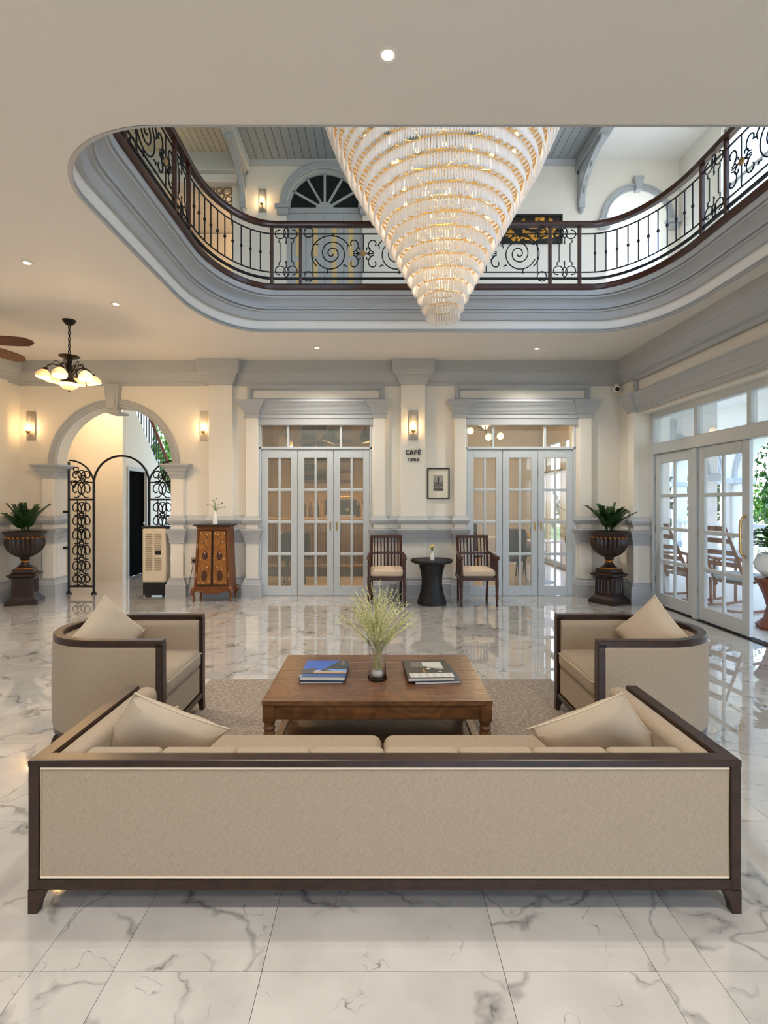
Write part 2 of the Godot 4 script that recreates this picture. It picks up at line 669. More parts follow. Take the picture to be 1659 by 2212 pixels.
func build_shell() -> void:
	var cream: Material = mats["wall cream"]
	var grey: Material = mats["trim grey"]
	# floor: a bed of grout under marble tiles
	var fl := structure("floor")
	part("grout_bed", MB.new().box(V(XL - 0.3, -0.2, 8.0), V(3.95, -0.012, -3.7)), mats["grout"], fl)
	var xs := [-5.6, -4.814, -4.064, -3.314, -2.564, -1.814, -1.064, -0.815, -0.356, 0.39, 0.861, 1.033, 1.783, 2.533, 3.283, 3.95]
	var ds := []
	var dd := 1.597 - 0.75 * 7
	while dd < 8.0:
		ds.append(dd)
		dd += 0.75
	ds.append(8.15)
	for i in xs.size() - 1:
		for j in ds.size() - 1:
			part("tile", tile_mesh(xs[i], xs[i + 1], ds[j], ds[j + 1]), mats["marble"], fl)
	# ceiling of the lobby with the opening
	var cg := MB.new()
	ring_slab(cg, outline(-2.084, 3.424, 2.910, 6.494), Rect2(XL - 0.25, -3.75, XR - XL + 0.5, 8.15 + 3.75), CEIL, UP_FLOOR - 0.04)
	wall_piece("ceiling", cg, mats["ceiling paint"])
	# back wall with the arch and the two doorways
	var poly := [Vector2(XL - 0.25, 0.0), Vector2(-4.88, 0.0)]
	poly.append_array(arch_pts(-4.0, 2.0, 0.88))
	poly.append_array([Vector2(-3.12, 0.0), Vector2(-1.80, 0.0), Vector2(-1.80, 2.70), Vector2(-0.085, 2.70), Vector2(-0.085, 0.0), Vector2(1.34, 0.0), Vector2(1.34, 2.70), Vector2(3.02, 2.70), Vector2(3.02, 0.0), Vector2(XR + 0.25, 0.0), Vector2(XR + 0.25, CEIL), Vector2(XL - 0.25, CEIL)])
	var wb := structure("wall_back")
	part("wall", MB.new().prism(pts(poly), -8.15, -WALL_D), cream, wb)
	for q in [[-5.06, -4.88, 2.0], [-3.12, -2.925, 2.0], [-2.55, -2.18, 3.3], [-1.99, -1.80, 2.72], [-0.065, 0.12, 2.72], [0.35, 0.73, 3.3], [1.16, 1.34, 2.72], [3.05, 3.24, 2.72]]:
		part("pilaster", MB.new().box(V(q[0] + 0.003, 0, WALL_D + 0.02), V(q[1] - 0.003, q[2], 7.82), 0.006), cream, wb)
	# left wall
	var wl := structure("wall_left")
	part("wall", MB.new().box(V(XL - 0.25, 0, WALL_D), V(XL, CEIL, -3.5)), cream, wl)
	for q in [[7.55, 6.9], [4.2, 3.6], [0.6, 0.0]]:
		part("pilaster", MB.new().box(V(XL - 0.02, 0, q[0]), V(XL + 0.08, 3.3, q[1]), 0.006), cream, wl)
	# rear wall behind the camera: two tall doorways to the forecourt
	var rp := [Vector2(XL - 0.25, 0)]
	for c in [0.95, 2.65]:
		rp.append_array([Vector2(c - 0.8, 0.0), Vector2(c - 0.8, 2.9), Vector2(c + 0.8, 2.9), Vector2(c + 0.8, 0.0)])
	rp.append_array([Vector2(XR + 0.25, 0), Vector2(XR + 0.25, CEIL), Vector2(XL - 0.25, CEIL)])
	wall_piece("wall_rear", MB.new().prism(pts(rp), 3.5, 3.75), cream)
	# right wall with the long glazed opening
	var rw := structure("wall_right")
	part("wall", MB.new().prism(pts([Vector2(-8.15, 0), Vector2(-7.35, 0), Vector2(-7.35, 2.68), Vector2(-1.9, 2.68), Vector2(-1.9, 0), Vector2(3.75, 0), Vector2(3.75, CEIL), Vector2(-8.15, CEIL)]), XR, XR + 0.32, "zyx"), cream, rw)
	part("pilaster", MB.new().box(V(XR - 0.07, 0, 7.52), V(XR + 0.02, 2.72, 7.344), 0.006), cream, rw)
	# mouldings
	var base := P2([[0, 0], [0.055, 0], [0.055, 0.19], [0.045, 0.20], [0.038, 0.235], [0.02, 0.25], [0.02, 0.285], [0, 0.29]])
	var dado := P2([[0, 0.815], [0.015, 0.815], [0.015, 0.88], [0.028, 0.90], [0.03, 0.945], [0.055, 0.985], [0.06, 1.02], [0, 1.03]])
	var rail := P2([[0, 1.10], [0.02, 1.10], [0.042, 1.13], [0.045, 1.165], [0.02, 1.20], [0.015, 1.22], [0, 1.225]])
	var corn := P2([[0, 3.20], [0.02, 3.20], [0.025, 3.235], [0.038, 3.245], [0.038, 3.265], [0.055, 3.285], [0.062, 3.315], [0.075, 3.33], [0.08, 3.345], [0.098, 3.375], [0.098, 3.39], [0.105, 3.395], [0.105, CEIL], [0, CEIL]])
	var p1 := P2([[XL, -3.5], [XL, 0.0], [XL + 0.08, 0.0], [XL + 0.08, 0.6], [XL, 0.6], [XL, 3.6], [XL + 0.08, 3.6], [XL + 0.08, 4.2], [XL, 4.2], [XL, 6.9], [XL + 0.08, 6.9], [XL + 0.08, 7.55], [XL, 7.55], [XL, WALL_D], [-5.06, WALL_D], [-5.06, 7.82], [-4.88, 7.82], [-4.88, 8.15]])
	var p2 := P2([[-3.12, 8.15], [-3.12, 7.82], [-2.925, 7.82], [-2.925, WALL_D], [-2.55, WALL_D], [-2.55, 7.82], [-2.18, 7.82], [-2.18, WALL_D], [-1.99, WALL_D], [-1.99, 7.82], [-1.80, 7.82], [-1.80, 7.96]])
	var p3 := P2([[-0.085, 7.96], [-0.065, 7.82], [0.12, 7.82], [0.12, WALL_D], [0.35, WALL_D], [0.35, 7.82], [0.73, 7.82], [0.73, WALL_D], [1.16, WALL_D], [1.16, 7.82], [1.34, 7.82], [1.34, 7.96]])
	var p4 := P2([[3.02, 7.96], [3.05, 7.82], [3.24, 7.82], [3.24, WALL_D], [XR, WALL_D], [XR, 7.52], [XR - 0.07, 7.52], [XR - 0.07, 7.35], [XR + 0.16, 7.35]])
	var p5 := P2([[XR, 1.9], [XR, -3.5]])
	var b := structure("baseboard_back")
	var t1 := structure("trim_1")
	for q in [p1, p2, p3, p4, p5]:
		part("base_moulding", MB.new().sweep(base, q), grey, b)
		part("dado_moulding", MB.new().sweep(dado, q), grey, t1)
		part("chair_rail", MB.new().sweep(rail, q), grey, t1)
	var pc := P2([[XL, -3.5], [XL, 6.9], [XL + 0.08, 6.9], [XL + 0.08, 7.55], [XL, 7.55], [XL, WALL_D], [-2.55, WALL_D], [-2.55, 7.82], [-2.18, 7.82], [-2.18, WALL_D], [0.35, WALL_D], [0.35, 7.82], [0.73, 7.82], [0.73, WALL_D], [XR, WALL_D], [XR, -3.5]])
	var t2 := structure("trim_2")
	part("cornice", MB.new().sweep(corn, pc), grey, t2)
	# deeper blocks over the two full-height pilasters
	var blk := P2([[0, 3.20], [0.02, 3.20], [0.03, 3.25], [0.05, 3.27], [0.055, 3.30], [0.085, 3.315], [0.09, 3.345], [0.12, 3.36], [0.125, 3.39], [0.14, 3.40], [0.14, CEIL], [0, CEIL]])
	for q in [[-2.55, -2.18], [0.35, 0.73]]:
		part("pilaster_capital", MB.new().sweep(blk, P2([[q[0] + 0.01, 7.89], [q[0] + 0.01, 7.80], [q[1] - 0.01, 7.80], [q[1] - 0.01, 7.89]])), grey, t2)
	# arch: archivolt, keystone, imposts
	var t3 := structure("trim_3")
	var av := P2([[0.88, 0.0], [0.88, 0.035], [0.905, 0.045], [0.92, 0.03], [0.955, 0.035], [0.965, 0.06], [0.985, 0.065], [0.995, 0.04], [0.995, 0.0]])
	part("archivolt", MB.new().arc(av, Vector3(-4.0, 2.0, -WALL_D - 0.005), 0.0, PI, 40), grey, t3)
	part("keystone", MB.new().prism(pts([Vector2(-4.075, 2.80), Vector2(-3.925, 2.80), Vector2(-3.885, 3.21), Vector2(-4.115, 3.21)]), -WALL_D - 0.05, -WALL_D + 0.10), grey, t3)
	part("keystone_panel", MB.new().prism(pts([Vector2(-4.045, 2.84), Vector2(-3.955, 2.84), Vector2(-3.925, 3.10), Vector2(-4.075, 3.10)]), -WALL_D + 0.09, -WALL_D + 0.125), grey, t3)
	part("keystone_foot", MB.new().box(V(-4.09, 2.775, 8.12), V(-3.88, 2.805, 7.77), 0.006), grey, t3)
	var imp := P2([[0, 1.79], [0.012, 1.79], [0.015, 1.83], [0.03, 1.845], [0.035, 1.88], [0.06, 1.90], [0.07, 1.935], [0.10, 1.955], [0.11, 1.975], [0.12, 1.98], [0.12, 2.005], [0, 2.005]])
	part("impost", MB.new().sweep(imp, P2([[-5.06, 7.88], [-5.06, 7.82], [-4.88, 7.82], [-4.88, 8.14]])), grey, t3)
	part("impost", MB.new().sweep(imp, P2([[-3.12, 8.14], [-3.12, 7.82], [-2.925, 7.82], [-2.925, 7.88]])), grey, t3)
	# door heads: entablature with capitals and a framed panel
	var ent := P2([[0, 2.705], [0.012, 2.705], [0.012, 2.76], [0.025, 2.77], [0.03, 2.80], [0.05, 2.82], [0.055, 2.86], [0.085, 2.89], [0.10, 2.93], [0.115, 2.94], [0.115, 2.96], [0, 2.96]])
	var k := 4
	for q in [[-1.99, -1.80, -0.065, 0.12], [1.16, 1.34, 3.05, 3.24]]:
		var t := structure("trim_%d" % k)
		k += 1
		part("entablature", MB.new().sweep(ent, P2([[q[0], 7.89], [q[0], 7.82], [q[1], 7.82], [q[1], 7.87], [q[2], 7.87], [q[2], 7.82], [q[3], 7.82], [q[3], 7.89]])), grey, t)
		part("head_lining", MB.new().box(V(q[1] - 0.01, 2.60, 7.93), V(q[2] + 0.01, 2.72, 7.87), 0.004), grey, t)
		var x0: float = q[0] + 0.02
		var x1: float = q[3] - 0.01
		var m := MB.new()
		for r in [[x0, 2.96, x1, 3.00], [x0, 3.15, x1, 3.21], [x0, 2.99, x0 + 0.055, 3.16], [x1 - 0.055, 2.99, x1, 3.16]]:
			m.box(V(r[0], r[1], WALL_D + 0.01), V(r[2], r[3], 7.855), 0.006)
		part("panel_frame", m, grey, t)
		m = MB.new()
		for r in [[x0 + 0.05, 2.995, x1 - 0.05, 3.015], [x0 + 0.05, 3.135, x1 - 0.05, 3.155], [x0 + 0.05, 3.0, x0 + 0.075, 3.15], [x1 - 0.075, 3.0, x1 - 0.05, 3.15]]:
			m.box(V(r[0], r[1], WALL_D + 0.01), V(r[2], r[3], 7.87), 0.008)
		part("panel_bead", m, grey, t)
	# right wall: entablature over the glazed doors
	var t6 := structure("trim_6")
	part("entablature", MB.new().sweep(ent, P2([[XR + 0.15, 7.36], [XR + 0.03, 7.36], [XR + 0.03, 7.52], [XR - 0.07, 7.52], [XR - 0.07, 7.34], [XR - 0.03, 7.34], [XR - 0.03, 1.9]].slice(2))), grey, t6)
	var mm := MB.new()
	for r in [[2.96, 3.0], [3.15, 3.21]]:
		mm.box(V(XR - 0.05, r[0], 7.4), V(XR + 0.01, r[1], 1.9), 0.006)
	mm.box(V(XR - 0.05, 2.97, 7.4), V(XR + 0.01, 3.18, 7.33), 0.006)
	part("panel_frame", mm, grey, t6)


func tile_mesh(x0: float, x1: float, d0: float, d1: float) -> ArrayMesh:
	var g := 0.0009
	var b := 0.0
	var m := MB.new()
	m.box(Vector3(x0 + g, -0.012, -d1 + g), Vector3(x1 - g, 0.0, -d0 - g), b)
	var o := Vector2(rng.randf(), rng.randf())
	var fx := -1.0 if rng.randf() < 0.5 else 1.0
	var sw := rng.randf() < 0.25
	for i in m.p.size():
		var q := Vector2(m.p[i].x * fx, m.p[i].z) * 0.8
		m.uv[i] = (Vector2(q.y, q.x) if sw else q) + o
	return m.mesh()


# rounded outline of the void as (x, d): back edge left to right, then round towards the camera
func outline(xl: float, xr: float, dn: float, df: float, rx := 0.66, rz := 1.12, seg := 14, rn := 0.84, rm := 0.78) -> Array:
	var o := []
	var corners := [[xl + rx, df - rz, PI, PI / 2, rx, rz], [xr - rx, df - rz, PI / 2, 0.0, rx, rz], [xr - rn, dn + rm, 0.0, -PI / 2, rn, rm], [xl + rn, dn + rm, -PI / 2, -PI, rn, rm]]
	for c in corners:
		for i in seg + 1:
			var an := lerpf(c[2], c[3], float(i) / seg)
			o.append(Vector2(c[0] + c[4] * cos(an), c[1] + c[5] * sin(an)))
	return o


func ring_slab(m: MB, hole: Array, r: Rect2, y0: float, y1: float) -> void:
	var mid := Vector2.ZERO
	for q in hole:
		mid += q
	mid /= hole.size()
	var pairs := []
	var cast := func(dir: Vector2) -> Vector2:
		var tx := ((r.end.x if dir.x > 0 else r.position.x) - mid.x) / dir.x if absf(dir.x) > 1e-6 else 1e9
		var ty := ((r.end.y if dir.y > 0 else r.position.y) - mid.y) / dir.y if absf(dir.y) > 1e-6 else 1e9
		return mid + dir * minf(tx, ty)
	for q in hole:
		pairs.append([(q - mid).angle(), q, cast.call((q - mid).normalized())])
	for c in [r.position, r.end, Vector2(r.position.x, r.end.y), Vector2(r.end.x, r.position.y)]:
		for i in hole.size():
			var hit = Geometry2D.segment_intersects_segment(mid, c, hole[i], hole[(i + 1) % hole.size()])
			if hit != null:
				pairs.append([(c - mid).angle(), hit, c])
				break
	pairs.sort_custom(func(a, b): return a[0] < b[0])
	for i in pairs.size():
		var a: Array = pairs[i]
		var b: Array = pairs[(i + 1) % pairs.size()]
		for y in [y0, y1]:
			var q := [V(a[1].x, y, a[1].y), V(a[2].x, y, a[2].y), V(b[2].x, y, b[2].y), V(b[1].x, y, b[1].y)]
			var n: Vector3 = (q[1] - q[0]).cross(q[2] - q[0])
			if (n.y > 0) == (y == y1):
				m.quad(q[0], q[1], q[2], q[3])
			else:
				m.quad(q[3], q[2], q[1], q[0])
		m.quad(V(b[1].x, y0, b[1].y), V(a[1].x, y0, a[1].y), V(a[1].x, y1, a[1].y), V(b[1].x, y1, b[1].y))
		m.quad(V(a[2].x, y0, a[2].y), V(b[2].x, y0, b[2].y), V(b[2].x, y1, b[2].y), V(a[2].x, y1, a[2].y))


# closed band lofted between profile points [t, inset, y] round the void
func void_band(m: MB, prof: Array) -> void:
	var rings := []
	for q in prof:
		var t: float = q[0]
		var k: float = q[1]
		var o := outline(lerpf(-2.08, -1.93, t) + k, lerpf(3.42, 3.32, t) - k, lerpf(2.914, 3.0, t) + k, lerpf(6.49, 6.49, t) - k)
		var ring := []
		for w in o:
			ring.append(V(w.x, q[2], w.y))
		rings.append(ring)
	for i in rings.size() - 1:
		for j in rings[0].size():
			var l: int = (j + 1) % rings[0].size()
			m.quad(rings[i][l], rings[i][j], rings[i + 1][j], rings[i + 1][l])


func build_void() -> void:
	var f := structure("trim_7")
	var m := MB.new()
	void_band(m, [[0, -0.004, CEIL - 0.002], [0, 0.010, CEIL - 0.003], [0, 0.018, CEIL + 0.004], [0, 0.014, CEIL + 0.014], [0, 0.005, CEIL + 0.018], [0, 0.005, CEIL + 0.024], [0, 0.014, CEIL + 0.03], [0, 0.014, CEIL + 0.04], [0, 0.0, CEIL + 0.044]])
	part("bead", m, mats["trim grey"], f)
	m = MB.new()
	void_band(m, [[0.0, 0.001, CEIL + 0.04], [0.1, 0.001, CEIL + 0.15]])
	part("white_band", m, mats["fascia white"], f)
	m = MB.new()
	void_band(m, [[0.1, -0.02, CEIL + 0.145], [0.15, 0.030, CEIL + 0.145], [0.15, 0.034, CEIL + 0.158], [0.25, 0.040, CEIL + 0.235], [0.3, 0.056, CEIL + 0.238], [0.3, 0.058, CEIL + 0.25], [0.33, 0.052, CEIL + 0.256], [0.35, 0.036, CEIL + 0.258], [0.35, 0.036, CEIL + 0.268], [0.4, 0.056, CEIL + 0.272], [0.4, 0.058, CEIL + 0.288], [0.43, 0.03, CEIL + 0.294], [0.45, 0.008, CEIL + 0.31], [0.5, 0.0, CEIL + 0.335], [0.55, 0.002, CEIL + 0.36], [0.62, 0.016, CEIL + 0.388], [0.68, 0.040, CEIL + 0.408], [0.72, 0.052, CEIL + 0.412], [0.75, 0.054, CEIL + 0.425], [0.8, 0.030, CEIL + 0.429], [0.82, 0.030, CEIL + 0.443], [0.85, 0.050, CEIL + 0.447], [0.9, 0.046, UP_FLOOR], [1.0, -0.12, UP_FLOOR]])
	part("moulding", m, mats["trim grey"], f)
	build_railing()


func build_railing() -> void:
	var r := thing("balcony_railing", "black wrought iron balcony railing with dark wood handrail round the void", "railing", V(0.7, UP_FLOOR, 4.75))
	var org := r.position
	var iron: Material = mats["black iron"]
	var wood: Material = mats["rail wood"]
	var xl := -1.93
	var xr := 3.32
	var dn := 3.0
	var df := 6.49
	var path := outline(xl, xr, dn, df)
	var shift := Transform3D(Basis.IDENTITY, -org)
	var put := func(called: String, mb: MB, mt: Material, lab := "") -> MeshInstance3D:
		return part(called, mb.moved(shift), mt, r, lab)
	var y := UP_FLOOR
	put.call("curb", MB.new().sweep(P2([[-0.05, y], [0.055, y], [0.065, y + 0.012], [0.065, y + 0.06], [0.05, y + 0.078], [-0.05, y + 0.08]]), path, true), wood, "dark wood curb under the railing")
	put.call("handrail", MB.new().sweep(P2([[-0.03, y + 0.81], [0.03, y + 0.81], [0.036, y + 0.83], [0.036, y + 0.858], [0.025, y + 0.873], [-0.025, y + 0.873], [-0.036, y + 0.858], [-0.036, y + 0.83]]), path, true), wood, "dark wood handrail")
	put.call("bottom_rail", MB.new().sweep(P2([[-0.014, y + 0.15], [0.014, y + 0.15], [0.014, y + 0.175], [-0.014, y + 0.175]]), path, true), iron)
	put.call("upper_rail", MB.new().sweep(P2([[-0.006, y + 0.715], [0.006, y + 0.715], [0.006, y + 0.728], [-0.006, y + 0.728]]), path, true), iron)
	put.call("lower_rail", MB.new().sweep(P2([[-0.006, y + 0.235], [0.006, y + 0.235], [0.006, y + 0.248], [-0.006, y + 0.248]]), path, true), iron)
	# posts: [x, d]
	var posts := []
	for s in [[-1.32, df], [-0.96, df], [2.16, df], [2.53, df], [xl, 5.30], [xl, 4.93], [xl, 3.95], [xr, 5.30], [xr, 4.93], [xr, 3.95], [-1.2, dn], [2.5, dn]]:
		posts.append(s)
		put.call("post", MB.new().box(V(s[0] - 0.02, y + 0.07, s[1] + 0.02), V(s[0] + 0.02, y + 0.82, s[1] - 0.02), 0.005), wood)
	# balusters round the two far corners
	for side in 2:
		var pl := []
		for i in 61:
			var an := lerpf(PI, PI / 2, i / 60.0)
			pl.append(Vector2(xl + 0.66 + 0.66 * cos(an), df - 1.12 + 1.12 * sin(an)))
		pl.append(Vector2(-1.25, df))
		var acc := [0.0]
		for i in range(1, pl.size()):
			acc.append(acc[-1] + pl[i].distance_to(pl[i - 1]))
		for b in 11:
			var want: float = acc[-1] * (b + 0.65) / 11.3
			var i := 0
			while i < acc.size() - 2 and acc[i + 1] < want:
				i += 1
			var q: Vector2 = pl[i].lerp(pl[i + 1], (want - acc[i]) / maxf(0.0001, acc[i + 1] - acc[i]))
			if side == 1:
				q.x = xl + xr - q.x
			var base := V(q.x, 0, q.y)
			var bal: MeshInstance3D = put.call("baluster", MB.new().tube([base + Vector3(0, y + 0.24, 0), base + Vector3(0, y + 0.72, 0)], 0.0075, 6), iron)
			part("knob", MB.new().lathe(P2([[0.0, -0.022], [0.014, -0.014], [0.018, 0.0], [0.014, 0.014], [0.0, 0.022]]), 8, base + Vector3(0, y + 0.48, 0) - org), iron, bal)
	# ornamental panels: frames given by origin and direction along the rail
	var run := func(a: Vector2, b: Vector2) -> Array:
		return [V(a.x, y, a.y), (V(b.x, 0, b.y) - V(a.x, 0, a.y)).normalized(), a.distance_to(b)]
	var narrow := [[Vector2(-1.30, df), Vector2(-0.98, df)], [Vector2(2.18, df), Vector2(2.51, df)], [Vector2(xl, 4.95), Vector2(xl, 5.28)], [Vector2(xr, 4.95), Vector2(xr, 5.28)]]
	var tie := func(called: String, curves: Array, fr: Array, rad: float) -> void:
		for c in curves:
			var l := []
			for q in c:
				l.append(fr[0] + fr[1] * q.x + Vector3(0, q.y, 0))
			put.call(called, MB.new().tube(l, rad, 5), iron)
	for nw in narrow:
		var fr: Array = run.call(nw[0], nw[1])
		var w: float = fr[2]
		var hw := w * 0.5
		var cs := []
		for sy in [0, 1]:
			var cy := 0.255 if sy == 0 else 0.725
			var up := 1.0 if sy == 0 else -1.0
			for sx in [-1.0, 1.0]:
				var ring := []
				for i in 25:
					var an := lerpf(-0.2 * PI, 1.55 * PI, i / 24.0)
					var rr := 0.078 - 0.0015 * i
					ring.append(Vector2(hw + sx * (hw * 0.52 - rr * cos(an) * 1.0), cy + up * rr * sin(an)))
				cs.append(ring)
			var drop := []
			for i in 17:
				var an := TAU * i / 16
				drop.append(Vector2(hw + 0.032 * cos(an), cy + up * (-0.01 + 0.06 * sin(an))))
			cs.append(drop)
			cs.append([Vector2(hw, cy + up * 0.05), Vector2(hw, cy + up * 0.13), Vector2(hw - 0.012, cy + up * 0.10)])
		for sx in [-1.0, 1.0]:
			var q: float = hw * 0.52 * sx
			cs.append([Vector2(hw + q * 1.1, 0.33), Vector2(hw + q * 1.1, 0.365), Vector2(hw + q * 0.8, 0.375), Vector2(hw + q * 0.8, 0.605), Vector2(hw + q * 1.1, 0.615), Vector2(hw + q * 1.1, 0.65)])
		tie.call("scroll", cs, fr, 0.0065)
	var wide := [[Vector2(-0.93, df), Vector2(0.58, df)], [Vector2(0.60, df), Vector2(2.13, df)], [Vector2(xl, 4.03), Vector2(xl, 4.88)], [Vector2(xr, 4.03), Vector2(xr, 4.88)], [Vector2(xl, 3.45), Vector2(xl, 3.92)], [Vector2(xr, 3.45), Vector2(xr, 3.92)]]
	for nw in wide:
		var fr: Array = run.call(nw[0], nw[1])
		var w: float = fr[2]
		var cs := []
		var n_sp := 2 if w > 1.2 else 1
		for s in n_sp:
			var mir := 1.0 if s == 0 else -1.0
			var cx := 0.36 if s == 0 else w - 0.36
			if n_sp == 1:
				cx = w * 0.5 if w < 0.6 else w * 0.36
			var sp := []
			for i in 65:
				var t := i / 64.0
				var an := lerpf(-0.9 * PI, 3.9 * PI, t)
				var rr := lerpf(0.215, 0.018, pow(t, 0.75))
				sp.append(Vector2(cx + mir * rr * cos(an), 0.475 + rr * sin(an) * 1.05))
			cs.append(sp)
			var outer := []
			for i in 21:
				var an := lerpf(0.15 * PI, 1.25 * PI, i / 20.0)
				outer.append(Vector2(cx - mir * 0.01 + mir * 0.245 * cos(an), 0.475 + 0.225 * sin(an)))
			cs.append(outer)
			for c2 in [[0.80, 0.17], [0.19, 0.16]]:
				var corner := []
				for i in 17:
					var an := TAU * i / 16
					corner.append(Vector2((0.07 if s == 0 else w - 0.07) + 0.058 * cos(an), c2[0] - 0.06 + 0.06 * sin(an) + (0.06 if c2[0] < 0.5 else 0.0)))
				cs.append(corner)
			cs.append([Vector2(0.125 if s == 0 else w - 0.125, 0.25), Vector2(0.125 if s == 0 else w - 0.125, 0.72)])
			for lf in 5:  # small leaf twigs on the spiral
				var an := lerpf(-0.6 * PI, 0.8 * PI, lf / 4.0)
				var b0 := Vector2(cx + mir * 0.2 * cos(an), 0.475 + 0.21 * sin(an))
				cs.append([b0, b0 + Vector2(mir * 0.03 * cos(an + 0.9), 0.04 * sin(an + 0.9)), b0 + Vector2(mir * 0.05 * cos(an + 0.4), 0.05 * sin(an + 0.4))])
		var mids := [w * 0.5] if n_sp == 2 else ([w * 0.82] if w > 0.6 else [])
		for mx in mids:
			cs.append([Vector2(mx, 0.24), Vector2(mx, 0.72)])
			cs.append([Vector2(mx - 0.13, 0.475), Vector2(mx + 0.13, 0.475)])
			for sx in [-1.0, 1.0]:
				for sy in [-1.0, 1.0]:
					var c := []
					for i in 21:  # c scroll
						var t := i / 20.0
						var an := lerpf(0.5 * PI, 2.2 * PI, t)
						var rr := lerpf(0.095, 0.02, t)
						c.append(Vector2(mx + sx * (0.13 + rr * cos(an) * 0.9), 0.475 + sy * (0.115 - rr * sin(an))))
					cs.append(c)
					var k2 := []
					for i in 13:
						var t := i / 12.0
						var an := lerpf(-0.5 * PI, 1.2 * PI, t)
						var rr := lerpf(0.04, 0.012, t)
						k2.append(Vector2(mx + sx * (0.055 + rr * cos(an)), 0.475 + sy * (0.05 + rr * sin(an))))
					cs.append(k2)
			var dm: Vector3 = fr[0] + fr[1] * mx + Vector3(0, 0.475, 0)
			var basis := Basis(fr[1], Vector3.UP, fr[1].cross(Vector3.UP)) * Basis(Vector3(0, 0, 1), PI / 4)
			put.call("diamond", MB.new().box(Vector3(-0.032, -0.032, -0.012), Vector3(0.032, 0.032, 0.012), 0.006, basis, dm), mats["brass"])
		tie.call("scroll", cs, fr, 0.0075)


